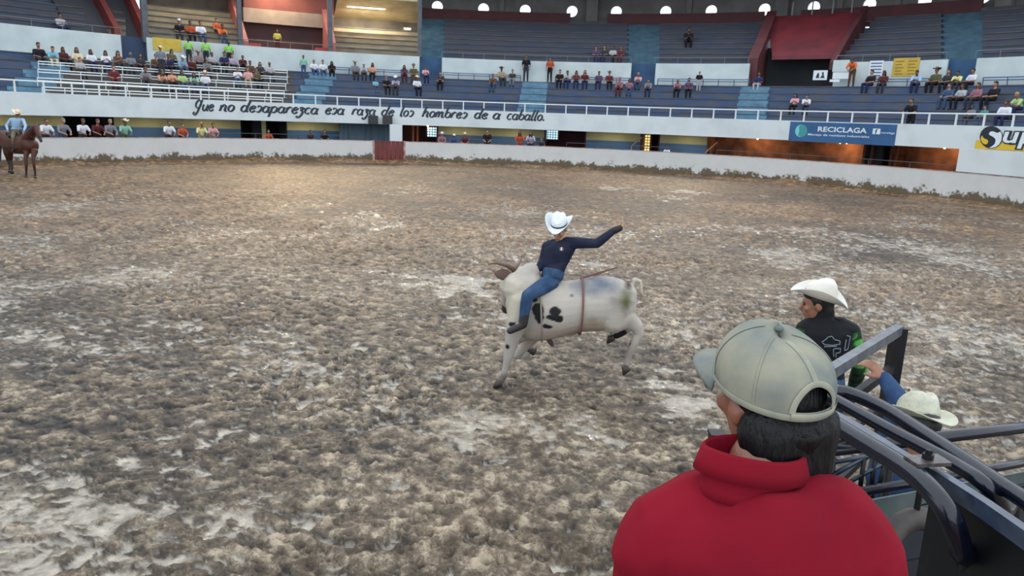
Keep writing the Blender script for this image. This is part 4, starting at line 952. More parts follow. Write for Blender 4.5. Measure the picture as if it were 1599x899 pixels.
mb = MB(); mb.ring(rr - .004, rr, 2.82, 3.10, t0 - Wd * .858 / RF, t0 - Wd * .79 / RF, .01); back_to(mb.build('letter_tile', M_W, bn))
back_to(text_on('f', 0, t0 - Wd * .81 / RF, 2.83, .25, .14, rr - .006, _mats['banner_blue'], bn, 'tile_letter', .03))
back_to(text_on('reciclaga', 0, t0 - Wd * .865 / RF, 2.83, .13, Wd * .125, rr, M_W, bn, 'page_name', .006))
def disc(t, z, rx, rz, r, m, name, parent, L_, n=24, f=None):
    mb = MB(); P = f or [(cos(2 * pi * k / n), sin(2 * pi * k / n)) for k in range(n)]
    mb.add([pol(t - x * rx / r, r, z + y * rz) for x, y in P], [tuple(range(len(P)))]); return back_to(mb.build(name, m, parent), L_)
tl = t0 - Wd * .115 / RF
disc(tl, 2.84, .34, .34, rr, mat('logo_sea_green', (62, 150, 150), .6), 'logo_disc', bn, Lb)
disc(tl, 2.84, .34, .34, rr - .004, mat('logo_pale_aqua', (120, 206, 206), .6), 'logo_crescent', bn, Lb, f=[(cos(radians(a)), sin(radians(a))) for a in range(90, 271, 15)] + [(-.35 * cos(radians(a)), sin(radians(a))) for a in range(270, 89, -15)][1:-1] if False else [(cos(radians(a)), sin(radians(a))) for a in range(90, 271, 15)] + [(-.42, -.7), (-.30, 0), (-.42, .7)])
# yellow and white sign at the right end
t0, t1 = th_at(1525, RF, 2.8), th_at(1640, RF, 2.8); sg = thing('sign_board', 'yellow sign with a large black round S emblem at the right end of the parapet', 'sign', pol((t0 + t1) / 2, RF, 2.3)); Ls = sg.location.copy()
def cp(px, py, r): t, z = on_cyl(px, py, r); return t, z
rs = RF - .03; mb = MB(); za = cp(1530, 219, rs)[1]; zb = cp(1530, 232.3, rs)[1]
mb.ring(RF - .028, RF - .012, zb, za, t1, t0, .01); back_to(mb.build('yellow_panel', mat('sign_yellow', (226, 186, 48), .6), sg), Ls)
def px_poly(P, dr, m, name, sx0=1500, sy0=180, sc=12.84):
    mb = MB(); r = RF - .03 - dr; pts = [pol(*[(q := on_cyl(sx0 + x / sc, sy0 + y / sc, r))[0], r, q[1]]) for x, y in P]
    mb.add(pts, [tuple(range(len(P)))]); return back_to(mb.build(name, m, sg), Ls)
px_poly([(615 + 232 * cos(2 * pi * k / 30), 440 + 226 * sin(2 * pi * k / 30)) for k in range(30)], .004, mat('sign_black', (24, 34, 46), .5), 'emblem_disc')
px_poly([(565, 372), (590, 330), (640, 318), (690, 335), (725, 352), (760, 345), (792, 325), (815, 350), (828, 420), (815, 510), (770, 585), (700, 635), (620, 655), (575, 648), (630, 620), (680, 575), (702, 510), (690, 462), (640, 425), (590, 400)], .008, M_W, 'emblem_white_field')
px_poly([(432, 398), (448, 440), (480, 468), (525, 482), (552, 510), (548, 552), (515, 580), (470, 578), (430, 545), (405, 490), (408, 440)], .008, _mats['sign_yellow'], 'emblem_yellow_field')
q0, q1 = on_cyl(1565, 224, rs), on_cyl(1619, 236, rs)
for off, m, dr, nm in ((.075, _mats['sign_black'], .012, 'letter_outline'), (.015, M_W, .018, 'letters')):
    e_ = .05 if off > .05 else 0
    back_to(text_on('up', 0, q0[0] + e_ / RF, on_cyl(1590, 232, rs)[1] - e_, .70 + 2 * e_, (q0[0] - th_at(1617, rs, 2.7)) * RF + 2 * e_, rs - dr, m, sg, nm, off, .12), Ls)
# two loudspeakers hung under the parapet
for px, w_ in ((582.5, 'left'), (605, 'right')):
    t, z = on_cyl(px, 187, RF - .3); o = thing('loudspeaker', f'{w_} one of two dark grey box loudspeakers hanging in front of the parapet', 'speaker', pol(t, RF - .3, z), t + pi / 2, 'hanging loudspeakers')
    mb = MB(); mb.box((0, .05, 0), (.58, .36, .52)); mb.build('cabinet', mat('speaker_grey', (58, 62, 64), .7), o)
    mb = MB(); mb.box((0, .24, 0), (.52, .02, .46)); mb.build('grille', mat('speaker_grille', (44, 46, 50), .6, bump=.5, scale=60), o)
    mb = MB(); mb.box((0, -.2, .2), (.08, .2, .3)); mb.build('bracket', M_GREYST, o)
# boards, posters and banners on the inner wall
def flat(name, label, cat_, p, q, r, m, th_=.02):
    (ta, za), (tb, zb_) = on_cyl(p[0], p[1], r), on_cyl(q[0], q[1], r); o = thing(name, label, cat_, pol((ta + tb) / 2, r, zb_)); mb = MB(); mb.ring(r - th_, r, zb_, za, tb, ta, .01); x = mb.build('sheet', m, o); x.location = -o.location; return o, (ta, tb, za, zb_)
rw = R2 - .01
o, (ta, tb, za, zb_) = flat('banner', 'yellow banner on the white wall behind the white benches', 'banner', (238, 58), (284, 81), rw, mat('banner_yellow', (214, 186, 72), .7, col2=(196, 168, 60), scale=2))
o, (ta, tb, za, zb_) = flat('banner', 'yellow printed banner on the white wall right of the lined poster', 'banner', (1396, 91), (1433, 119), rw, mat('banner_warm_yellow', (206, 176, 66), .7, col2=(190, 158, 60), scale=2))
for k in range(5):
    for s in range(2):
        a = ta + (tb - ta) * (.10 + .48 * s); b = ta + (tb - ta) * (.42 + .48 * s - .06 * (k % 2)); zz = za + (zb_ - za) * (.15 + .17 * k)
        mb = MB(); mb.ring(rw - .03, rw - .022, zz - .06, zz, b, a, .02); x = mb.build('print_line', mat('ochre_print', (150, 122, 48), .7), o); x.location = -o.location
o, (ta, tb, za, zb_) = flat('poster', 'white poster with blue printed lines left of the yellow banner', 'poster', (1359, 95), (1377, 120), rw, M_W)
for k in range(5):
    zz = za + (zb_ - za) * (.12 + .19 * k); mb = MB(); mb.ring(rw - .03, rw - .022, zz - .07, zz, tb + (ta - tb) * .1, ta - (ta - tb) * .1, .02); x = mb.build('print_line', mat('blue_print', (84, 110, 150), .7), o); x.location = -o.location
rbd = ROW[5][0] + .5
o, (ta, tb, za, zb_) = flat('board', 'small white board with black figures leaning at the mouth of the red-hooded entrance', 'board', (1271, 110), (1291, 125), rbd, M_W, .04)
def bl(P): 
    mb = MB(); mb.add([pol(ta + (tb - ta) * x, rbd - .045, zb_ + (za - zb_) * y) for x, y in P], [tuple(range(len(P)))]); x = mb.build('print_figure', M_LET, o); x.location = -o.location
bl([(.2, .2), (.45, .2), (.42, .6), (.36, .8), (.26, .6)]); bl([(.5, .2), (.85, .2), (.76, .5), (.72, .85), (.6, .8), (.64, .5)])
o, _ = flat('board', 'long low white board in front of the vendor in orange', 'board', (1301, 113), (1327, 123), rbd, M_W, .04)
o, _ = flat('board', 'small white panel below the long white board', 'board', (1296, 124), (1311, 128), ROW[5][0] + .1, M_W, .04)
o, _ = flat('board', 'tall pale board beside the dark entrance, behind the long white board', 'board', (1302, 94), (1325, 112), ROW[5][0] + .85, M_INNER, .04)
# glazed block grids in the passage doorways
def grid(px0, px1, py0, py1, nx, nz, r, glow, lab, dark):
    (ta, za), (tb, zb_) = on_cyl(px0, py0, r), on_cyl(px1, py1, r); o = thing('grid_window', lab, 'window', pol((ta + tb) / 2, r, zb_)); L_ = o.location.copy()
    mb = MB(); mb.ring(r + .05, r + .1, zb_ - .05, za + .05, tb - .003, ta + .003, .02); x = mb.build('frame', dark, o); x.location = -L_
    for i in range(nx):
        for k in range(nz):
            a = ta + (tb - ta) * (i + .14) / nx; b = ta + (tb - ta) * (i + .86) / nx; c = zb_ + (za - zb_) * (k + .14) / nz; d = zb_ + (za - zb_) * (k + .86) / nz
            mb = MB(); mb.ring(r, r + .06, c, d, b, a, 1); x = mb.build('pane', glow, o); x.location = -L_
GLB = mat('daylit_glass_block', (190, 226, 240), .3, emit=((176, 220, 240), .9)); GLY = mat('lamplit_glass_block', (240, 214, 150), .3, emit=((236, 204, 130), .8))
grid(667, 683, 198, 214, 4, 4, RC + 1.0, GLB, 'grid of daylit glass blocks in the dark doorway right of the red gate', M_DARK)
grid(852, 871, 203, 218, 5, 4, RC + 1.0, GLB, 'grid of daylit glass blocks in the maroon doorway right of the painted sentence', M_REDDK)
grid(1003, 1014, 210, 236, 3, 6, RC + 1.0, GLY, 'tall narrow grid of lamp-lit glass blocks in the third doorway', M_REDDK)
# diagonal stair rail and plants at the foot of the barrier
for (x0, y0), (x1, y1), lab in (((986, 228), (1003, 214), 'slanting white handrail beside the narrow lamp-lit grid'), ((1102, 238), (1120, 222), 'slanting pale brace at the left end of the orange passage')):
    a, za = on_cyl(x0, y0, RC - .6); b, zb_ = on_cyl(x1, y1, RC - .6); o = thing('handrail', lab, 'handrail', pol(a, RC - .6, .42)); mb = MB(); mb.tube([pol(a, RC - .6, za), pol(b, RC - .6, zb_)], .05, 6); x = mb.build('rail', mat('pale_timber', (200, 170, 150), .6), o); x.location = -o.location
    mb = MB(); mb.tube([pol(a, RC - .6, .42), pol(a, RC - .6, za)], .03, 6); x = mb.build('post', _mats['pale_timber'], o); x.location = -o.location
# handrail lines in the passage
pr = thing('passage_rail', 'thin pipe rail standing behind the barrier in the passage', 'railing', pol(radians(90), RB + .35, .42)); L_ = pr.location.copy(); M_GREYST = mat('dull_pipe', (74, 74, 76), .6)
for p0, p1 in ((330, 530), (700, 850), (885, 1110), (1120, 1490)):
    a, b = th_at(p1, RB + .4, 1.6), th_at(p0, RB + .4, 1.6); n = max(4, int((b - a) / .02)); mb = MB(); mb.tube([pol(a + (b - a) * i / n, RB + .36, 1.58) for i in range(n + 1)], .016, 5); x = mb.build('rail', M_GREYST, pr); x.location = -L_
    n = max(2, int((b - a) / .09))
    for i in range(n + 1): mb = MB(); t = a + (b - a) * i / n; mb.tube([pol(t, RB + .36, .42), pol(t, RB + .36, 1.58)], .015, 5); x = mb.build('post', M_GREYST, pr); x.location = -L_
M_WEED = mat('dry_weeds', (120, 118, 72), .9)
for px, py, h, lab in ((1150, 277, .55, 'tall dry weed clump at the foot of the barrier under the orange passage'), (1384, 300, .5, 'thin dry weed stalk at the barrier foot left of the white infill wall'), (1075, 272, .3, 'low weed tuft at the barrier foot right of the puddles')):
    t = th_at(px, RB - .12, .2); P = pol(t, RB - .38, .10); mb = MB()
    for k in range(26 if h > .52 else 8):
        a = random.uniform(0, 2 * pi); q = Vector((cos(a), sin(a), 0)) * random.uniform(.02, .22 * h * 2); b = Vector((random.uniform(-.1, .1), random.uniform(-.1, .1), 0)); hh = h * random.uniform(.5, 1)
        mb.tube([b, b + q * .4 + Vector((0, 0, hh * .6)), b + q + Vector((0, 0, hh))], [.012, .009, .003], 4)
    tag(mb.build('dry_weed', M_WEED, loc=P), lab, 'weed')
# ================================================================ bull and rider
BY = 8.12
def B(px, py, dy=0.0): return on_y(px, py, BY + dy)
def pm(p): return p / 139.0
mb = MB()
SEC = [((994, 452), (991, 476), .10), ((988, 445), (989, 492), .19), ((978, 438), (981, 503), .235), ((960, 433), (964, 512), .265), ((938, 431), (937, 516), .275), ((908, 436), (905, 517), .285), ((878, 440), (872, 526), .30), ((852, 437), (844, 531), .29),
       ((836, 422), (824, 530), .255), ((824, 413), (806, 520), .215), ((810, 417), (793, 498), .17), ((801, 428), (789, 476), .12)]
loft(mb, [((B(*a) + B(*b)) / 2, Vector((0, w_, 0)), (B(*a) - B(*b)) / 2) for a, b, w_ in SEC], 24)
ell(mb, B(829, 424), (.115, .10, .10))
cap(mb, B(812, 450, 0), .20, B(799, 446, .22), .15); cap(mb, B(800, 440, .22), .125, B(796, 448, .42), .12)          # neck turning away
cap(mb, B(797, 446, .42), .12, B(792, 474, .66), .075); cap(mb, B(793, 470, .64), .072, B(791, 482, .70), .066)       # head and muzzle
for s in (-1, 1): ell(mb, B(797 - 6 * s, 446, .50), (.05, .05, .05))
cap(mb, B(804, 500, 0), .09, B(812, 522, 0), .10)                                                                # dewlap and brisket
def leg(pts): chain(mb, [B(*p[:3]) for p in pts], [p[3] for p in pts], n=14)
leg([(818, 470, -.10, .17), (808, 502, -.15, .130), (799, 533, -.15, .082), (794, 556, -.15, .058), (790, 572, -.14, .040), (786, 588, -.13, .037), (782, 594, -.13, .040)])
leg([(830, 490, .12, .15), (834, 522, .15, .09), (820, 540, .18, .062), (806, 555, .19, .046), (816, 556, .24, .034), (825, 551, .28, .036)])
leg([(966, 464, -.10, .20), (958, 500, -.13, .15), (978, 497, -.13, .115), (993, 508, -.12, .082), (998, 520, -.12, .058), (988, 540, -.12, .047), (981, 557, -.12, .038), (979, 568, -.12, .040)])
leg([(964, 464, .10, .20), (956, 500, .15, .14), (980, 502, .18, .09), (987, 509, .20, .05), (972, 519, .22, .042), (962, 524, .22, .042)])
cap(mb, B(900, 516, 0), .04, B(888, 524, 0), .025)                                                               # sheath
chain(mb, [B(984, 446, 0), B(990, 437, 0), B(997, 437, 0)], [.045, .030, .022])
bme = grow(mb, .013, 6, fac=.6)
co = np.zeros(len(bme.vertices) * 3); bme.vertices.foreach_get('co', co); co = co.reshape(-1, 3)
base = np.array(lin((186, 178, 166))); N_ = len(co); colr = np.tile(base, (N_, 1))
nz_ = fbm(co[:, 0] * 9 + 3, co[:, 2] * 9 + co[:, 1] * 5, 3, 11); nzl = fbm(co[:, 0] * 2.2, co[:, 2] * 2.6 + co[:, 1], 2, 15)
def blend(mask, c): 
    global colr
    m_ = np.clip(mask, 0, 1)[:, None]; colr = colr * (1 - m_) + np.array(lin(c)) * m_
def spot(px, py, rx, ry, dy=-.25, near=True, noise=.5):
    p = B(px, py, dy); d = np.sqrt(((co[:, 0] - p.x) / pm(rx)) ** 2 + ((co[:, 2] - p.z) / pm(ry)) ** 2) + noise * nz_; s_ = (co[:, 1] < BY) if near is True else (co[:, 1] > BY) if near is False else 1
    return d, s_
def soft(px, py, rx, ry, a, c, near=None): d, s_ = spot(px, py, rx, ry, noise=.35, near=near); blend(np.clip(1.15 - d, 0, 1) * a * s_, c)
def hard(px, py, rx, ry, c=(26, 26, 28), near=True, dy=-.25): d, s_ = spot(px, py, rx, ry, dy, near); blend(np.clip((1 - d) * 6, 0, 1) * s_, c)
blend(np.clip(nzl * 1.2, 0, .35), (150, 146, 142))
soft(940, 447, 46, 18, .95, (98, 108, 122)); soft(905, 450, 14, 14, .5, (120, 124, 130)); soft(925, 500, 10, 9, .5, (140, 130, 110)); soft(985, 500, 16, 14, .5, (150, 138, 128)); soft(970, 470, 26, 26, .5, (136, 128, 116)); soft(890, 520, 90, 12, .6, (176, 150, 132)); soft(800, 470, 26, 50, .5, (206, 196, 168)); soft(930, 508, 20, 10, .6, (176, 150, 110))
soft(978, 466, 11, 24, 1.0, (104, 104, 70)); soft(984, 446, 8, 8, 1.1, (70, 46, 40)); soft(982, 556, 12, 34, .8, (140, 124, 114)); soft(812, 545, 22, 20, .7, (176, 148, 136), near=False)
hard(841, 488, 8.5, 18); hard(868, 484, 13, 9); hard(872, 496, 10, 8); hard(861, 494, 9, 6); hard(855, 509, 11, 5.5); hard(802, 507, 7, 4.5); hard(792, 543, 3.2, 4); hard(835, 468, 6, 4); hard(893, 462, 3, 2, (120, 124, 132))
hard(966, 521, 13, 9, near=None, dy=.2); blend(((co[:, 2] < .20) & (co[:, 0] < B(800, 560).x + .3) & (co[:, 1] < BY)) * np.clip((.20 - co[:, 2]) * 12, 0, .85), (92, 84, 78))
blend((np.hypot(co[:, 0] - B(791, 478, .68).x, co[:, 1] - (BY + .68)) < .09) * 1.0, (70, 60, 58))
def col_attr(me, c):
    at = me.color_attributes.new('coat', 'FLOAT_COLOR', 'POINT'); at.data.foreach_set('color', np.concatenate([c, np.ones((len(c), 1))], 1).astype(np.float32).ravel())
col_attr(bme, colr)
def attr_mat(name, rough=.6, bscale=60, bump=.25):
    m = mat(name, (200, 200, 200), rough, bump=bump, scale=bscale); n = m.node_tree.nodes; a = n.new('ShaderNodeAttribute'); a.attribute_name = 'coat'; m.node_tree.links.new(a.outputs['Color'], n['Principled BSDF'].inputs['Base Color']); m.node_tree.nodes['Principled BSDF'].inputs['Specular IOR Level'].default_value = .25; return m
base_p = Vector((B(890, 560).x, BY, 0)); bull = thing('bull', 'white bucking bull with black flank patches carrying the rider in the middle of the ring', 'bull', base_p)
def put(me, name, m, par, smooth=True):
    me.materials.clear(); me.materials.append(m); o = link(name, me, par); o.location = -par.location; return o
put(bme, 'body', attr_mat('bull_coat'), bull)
M_HOOF = mat('dark_hoof', (52, 46, 42), .5)
def hoof(p, d, s=1.0):
    p = Vector(p); d = Vector(d).normalized(); up_ = Vector((0, 0, 1)); up_ = (up_ - d * up_.dot(d)).normalized(); sd = d.cross(up_); mb = MB()
    for q in (-1, 1):
        c = p + sd * .022 * q * s; loft(mb, [(c + up_ * .045 * s, sd * .022 * s, d * .030 * s), (c + d * .012 * s, sd * .026 * s, d * .045 * s), (c - up_ * .035 * s + d * .025 * s, sd * .028 * s, d * .058 * s)], 10)
    return mb
for p, d in ((B(780, 598, -.13), (-1, 0, -.15)), (B(829, 549, .29), (.3, .5, .8)), (B(978, 575, -.12), (-.8, 0, -.7)), (B(955, 527, .22), (-.9, 0, -.5))):
    o = hoof(p, d).build('hoof', M_HOOF, bull, smooth=True); o.location = -bull.location
mb = MB(); mb.tube([Vector(p) for p in map(tuple, [B(*q) for q in ((994, 438, 0), (1000, 439, 0), (1001, 447, 0), (1001, 455, 0), (1004, 463, 0))])], [.022, .02, .018, .022, .010], 8); o = mb.build('tail', mat('pale_tail_hair', (196, 186, 164), .8), bull, smooth=True); o.location = -bull.location
for dy, sx_ in ((.10, -1), (.40, 1)):                                # horns and ears
    mb = MB(); r0 = B(802, 421, dy + .12)
    mb.tube([r0, B(792, 414, dy + .02) if sx_ < 0 else B(808, 412, dy + .35), B(776, 410, dy - .02) if sx_ < 0 else B(812, 404, dy + .5), B(762, 412, dy) if sx_ < 0 else B(808, 396, dy + .55)], [.034, .028, .020, .006], 10); o = mb.build('horn', mat('brown_horn', (112, 88, 76), .5), bull, smooth=True); o.location = -bull.location
    mb = MB(); a, b = (B(800, 430, .12), B(772, 427, .04)) if sx_ < 0 else (B(806, 428, .42), B(812, 425, .6)); d = (b - a); L = d.length; d.normalize(); up_ = Vector((.1, .35, .93)); up_ = (up_ - d * up_.dot(d)).normalized(); sd = d.cross(up_)
    loft(mb, [(a + d * L * t, up_ * w_, sd * .012) for t, w_ in ((0, .025), (.25, .06), (.6, .065), (.85, .04), (1, .008))], 12); o = mb.build('ear', mat('dark_brown_ear', (96, 74, 66), .8), bull, smooth=True); o.location = -bull.location
# flank rope
fr = thing('flank_rope', 'brown rope tied round the bull behind the rider, loose end flying over its back', 'rope', tuple(B(906, 478))); Lr = fr.location.copy()
mb = MB(); a, b = B(909, 434), B(904, 521); c = (a + b) / 2; v = (a - b) / 2; mb.tube([c + v * cos(2 * pi * k / 28) * 1.0 + Vector((0, .302, 0)) * sin(2 * pi * k / 28) for k in range(29)], .012, 6); o = mb.build('loop', mat('brown_rope', (122, 82, 72), .8), fr); o.location = -Lr
mb = MB(); mb.tube([a, B(918, 431, 0), B(932, 427, 0), B(948, 422, 0), B(964, 417, 0)], [.013, .013, .016, .013, .009], 6); o = mb.build('loose_end', _mats['brown_rope'], fr); o.location = -Lr
br = thing('bull_rope', 'dark plaited bull rope under the rider with its tail hanging below the belly', 'rope', tuple(B(846, 484))); Lr = br.location.copy()
mb = MB(); a, b = B(842, 428), B(846, 532); c = (a + b) / 2; v = (a - b) / 2; mb.tube([c + v * cos(2 * pi * k / 28) * 1.0 + Vector((0, .292, 0)) * sin(2 * pi * k / 28) for k in range(29)], .011, 6); o = mb.build('loop', mat('dark_rope', (150, 138, 126), .8), br); o.location = -Lr
mb = MB(); mb.tube([B(855, 529, -.05), B(859, 533, -.05), B(863, 540, -.05)], [.02, .032, .018], 8); o = mb.build('tail_end', mat('maroon_leather', (84, 50, 48), .7), br); o.location = -Lr
# rider
def world_person(label, J, mats, loc, name='person', vox=.010, **kw):
    loc = Vector(loc); Jl = {k: (Vector(v) - loc if k not in ('hd', 'hu', 'toL', 'toR') else Vector(v)) for k, v in J.items()}
    T = human(Jl, vox, True, **kw); o = thing(name, label, 'person', loc)
    T['body'].materials.append(mats['skin']); T['body'].materials.append(EYEM); link('body', T['body'], o)
    for k, m in mats.items():
        if k == 'shoes':
            for q in 'LR': T['boot' + q].materials.append(m); link('boot', T['boot' + q], o)
        elif k in T and k != 'body': T[k].materials.append(m); link({'hair_short': 'hair'}.get(k, k), T[k], o)
    return o, T
def wear_hat(o, T, m, bandm, tilt=(0, 0, 0), up_=0.0, back=0.0, **kw):
    me = hat_mesh(**kw); h = link('hat', me, o, m); from mathutils import Euler
    h.matrix_local = Matrix.Translation(T['H'] + T['HR'] @ Vector((0, back, up_))) @ T['HR'].to_4x4() @ Euler(tilt).to_matrix().to_4x4()
    bm_ = band_mesh(); bm_.materials.append(bandm); b = link('hat_band', bm_, h); return h
J = dict(hip=B(862, 432, 0), chest=B(876, 379, 0), neck=B(877, 370, -.01), head=B(873, 357, -.03), hd=(-.30, -.84, -.42), hu=(.03, -.10, 1), shR=B(855, 385, .09), shL=B(897, 379, -.09), elR=B(848, 408, .06), wrR=B(839, 422, -.02),
         elL=B(932, 380, -.16), wrL=B(957, 361, -.16), hpL=B(860, 440, -.10), hpR=B(854, 440, .12), knL=B(824, 461, -.34), knR=B(826, 458, .36), anL=B(817, 500, -.35), anR=B(818, 500, .36), toL=(-.85, -.1, -.35), toR=(-.85, .1, -.35))
MR = dict(skin=SKIN[1], shirt=mat('navy_jersey', (28, 33, 52), .8, col2=(38, 44, 64), scale=8, spec=.2, bump=.4, bscale=14), trousers=mat('blue_jeans', (44, 68, 100), .85, col2=(62, 86, 116), scale=9, spec=.2, bump=.3, bscale=30), shoes=mat('dark_boots', (40, 36, 38), .6), hair_short=mat('hair_k', HAIRC['k'], .5))
rider, TR = world_person('bull rider in a white cowboy hat, navy shirt and jeans, left arm flung out', J, MR, B(862, 440, 0), vox=.009, sleeve='long', slim=1.12, hairs=('short',), hand_kw={'L': dict(d=(.8, -.1, .55), curl=.9, point=True, nrm=(0, -1, .3)), 'R': dict(curl=1.3, d=(-.3, -.2, -.7), nrm=(-.9, 0, .3))})
wear_hat(rider, TR, mat('white_felt_hat', (226, 232, 234), .6), mat('black_band', (24, 24, 28), .5), w_=.160, crown=.125, curl=.075, up_=.008)
mb = MB(); wq = J['wrL'] - rider.location; dq = Vector((.8, -.1, .55)).normalized(); cap(mb, wq + dq * .02, .040, wq + dq * .085 + Vector((0, 0, -.01)), .036); mb.build('glove', mat('black_glove', (24, 24, 28), .7), rider, smooth=True)
sh_me = TR['shirt']
from mathutils.bvhtree import BVHTree
def surf(o_me, loc, px, py):
    bv = BVHTree.FromPolygons([v.co + Vector(loc) for v in o_me.vertices], [tuple(p.vertices) for p in o_me.polygons]); r_ = ray(px, py).normalized(); return bv, r_
def patch(me, owner, P, m, name, lift=.003):
    """flat print laid on a surface: P are photo-side outline points cast on the cloth"""
    bv, _ = surf(me, owner.location, 0, 0); pts = []
    for px, py in P:
        h = bv.ray_cast(EYE, ray(px, py).normalized())
        if h[0] is None: return
        pts.append(h[0] - ray(px, py).normalized() * lift - owner.location)
    mb = MB(); mb.add(pts, [tuple(range(len(pts)))]); return mb.build(name, m, owner)
for x0, m in ((873.6, mat('badge_green', (60, 120, 80), .6)), (875.6, M_W), (877.8, mat('badge_red', (190, 60, 60), .6))):
    patch(sh_me, rider, [(x0, 386), (x0 + 2.1, 386), (x0 + 2.1, 391), (x0, 391)], m, 'badge_stripe')
# ================================================================ horse and horseman by the left barrier
HL = Vector((on_y(28, 272, 30.3).x, 30.3, 0))
def Hh(px, py, Y): return on_y(px, py, Y)
mb = MB(); chain(mb, [Hh(8, 216, 31.2), Hh(20, 225, 30.8), Hh(34, 226, 30.3), Hh(46, 227, 29.8)], [.35, .39, .38, .33], n=16)
chain(mb, [Hh(43, 218, 29.8), Hh(50, 206, 29.6), Hh(56, 198, 29.5)], [.23, .16, .11], n=12)
cap(mb, Hh(57, 199, 29.45), .12, Hh(61, 212, 29.2), .085); cap(mb, Hh(61, 212, 29.2), .08, Hh(64, 220, 29.1), .058); ell(mb, Hh(57, 205, 29.35), (.09, .09, .10))
def hl(pts):
    P = [Hh(*p[:3]) if len(p) == 4 else Vector(p[:3]) for p in pts]; chain(mb, P, [p[-1] for p in pts], n=10); return P[-1]
fe = []
for (x0, x1, y1, Y) in ((40, 41, 277, 29.45), (52, 55, 277, 29.35)):
    fe.append(hl([(x0 + 2, 236, Y + .2, .13), (x0, 246, Y + .05, .075), (x0 + 1, 257, Y, .058), (x1, 270, Y, .038), (x1, 275, Y, .042)]))
for (x0, x1, y1, Y) in ((10, 15, 267, 31.3), (14, 19, 270, 31.0)):
    fe.append(hl([(x0, 222, Y + .1, .22), (x0 + 1, 238, Y, .14), (x0 + 3, 250, Y + .15, .07), (x1, 258, Y + .05, .045), (x1, 264, Y, .042)]))
hme = grow(mb, .02, 5)
co = np.zeros(len(hme.vertices) * 3); hme.vertices.foreach_get('co', co); co = co.reshape(-1, 3); colr = np.tile(np.array(lin((78, 46, 36))), (len(co), 1)); nz_ = fbm(co[:, 0] * 4, co[:, 2] * 4, 2, 5)
blend(np.clip(nz_, 0, .5), (96, 58, 42)); blend(np.clip((.62 - co[:, 2]) * 4, 0, .9), (44, 32, 30)); m_ = Hh(63, 218, 29.1); blend((np.linalg.norm(co - np.array(m_), axis=1) < .14) * .8, (50, 38, 36))
col_attr(hme, colr)
horse = thing('horse', 'brown horse standing by the left end of the white barrier, half side-on', 'horse', HL); put(hme, 'body', attr_mat('horse_coat', .5), horse)
for P in fe:
    mb = MB(); loft(mb, [(Vector((P.x, P.y, max(.09, P.z - .02))), (.045, 0, 0), (0, .05, 0)), (Vector((P.x, P.y - .02, .005)), (.06, 0, 0), (0, .07, 0))], 12); o = mb.build('hoof', M_HOOF, horse, smooth=True); o.location = -HL
for px in (54.5, 61):
    a = Hh(px - .5, 199, 29.5); mb = MB(); loft(mb, [(a, (.035, 0, 0), (0, .02, 0)), (a + Vector((.0, 0, .09)), (.032, 0, 0), (0, .012, 0)), (a + Vector((.01, 0, .17)), (.006, 0, 0), (0, .004, 0))], 10); o = mb.build('ear', mat('horse_dark_hair', (44, 30, 28), .7), horse, smooth=True); o.location = -HL
mb = MB(); chain(mb, [Hh(55, 196, 29.55), Hh(47, 203, 29.75), Hh(39, 212, 30.0)], [.05, .07, .06], n=8); o = mb.build('mane', _mats['horse_dark_hair'], horse, smooth=True); o.location = -HL
mb = MB(); chain(mb, [Hh(2, 212, 31.6), Hh(-1, 230, 31.8), Hh(0, 250, 31.8)], [.06, .09, .04], n=8); o = mb.build('tail', _mats['horse_dark_hair'], horse, smooth=True); o.location = -HL
mb = MB(); mb.tube([Hh(58, 203, 29.22), Hh(61, 213, 29.08), Hh(65, 214, 29.2)], .012, 5); mb.tube([Hh(64, 217, 29.1), Hh(50, 214, 29.3), Hh(36, 203, 29.9)], .01, 5); o = mb.build('bridle', mat('dark_leather', (50, 36, 32), .6), horse); o.location = -HL
sd = thing('saddle', 'dark leather saddle under the horseman in light blue', 'saddle', Hh(24, 211, 30.5)); mb = MB(); ell(mb, Hh(24, 212, 30.5), (.26, .34, .12)); ell(mb, Hh(32, 206, 30.2), (.06, .06, .12)); ell(mb, Hh(14, 209, 30.8), (.14, .12, .12)); sm = grow(mb, .02, 3); put(sm, 'seat', _mats['dark_leather'], sd)
mb = MB(); cap(mb, Hh(22, 222, 30.15), .06, Hh(21, 238, 30.1), .05, fl=.3); o = mb.build('stirrup_leather', _mats['dark_leather'], sd); o.location = -sd.location
G = lambda px, py, Y: Hh(px, py, Y)
J = dict(hip=G(25, 205, 30.45), chest=G(26.5, 186, 30.4), neck=G(27, 183, 30.38), head=G(27.5, 177.5, 30.35), hd=(.25, -.95, -.1), shR=G(17, 186.5, 30.5), shL=G(36, 187, 30.35), elR=G(10, 196, 30.4), wrR=G(12, 203, 30.1), elL=G(40, 197, 30.2), wrL=G(37, 205, 30.0),
         hpL=G(29, 206, 30.5), hpR=G(21, 206, 30.45), knL=G(38, 214, 30.3), knR=G(20, 215, 30.0), anL=G(40, 230, 30.4), anR=G(22, 232, 30.0), toL=(.3, -.9, -.1), toR=(.1, -.95, -.1))
MH = dict(skin=SKIN[0], shirt=cloth('lightblue_cloth', COL['lightblue']), trousers=mat('tan_chaps', (112, 104, 84), .8), shoes=_mats['dark_boots'], hair_short=_mats['hair_k'])
hm, TH = world_person('horseman in a light blue shirt and pale straw hat sitting on the brown horse', J, MH, G(25, 206, 30.45), vox=.016, sleeve='long', hairs=('short',), slim=1.35)
wear_hat(hm, TH, mat('pale_straw', (224, 206, 172), .7), mat('brown_band', (90, 66, 50), .6), w_=.22)
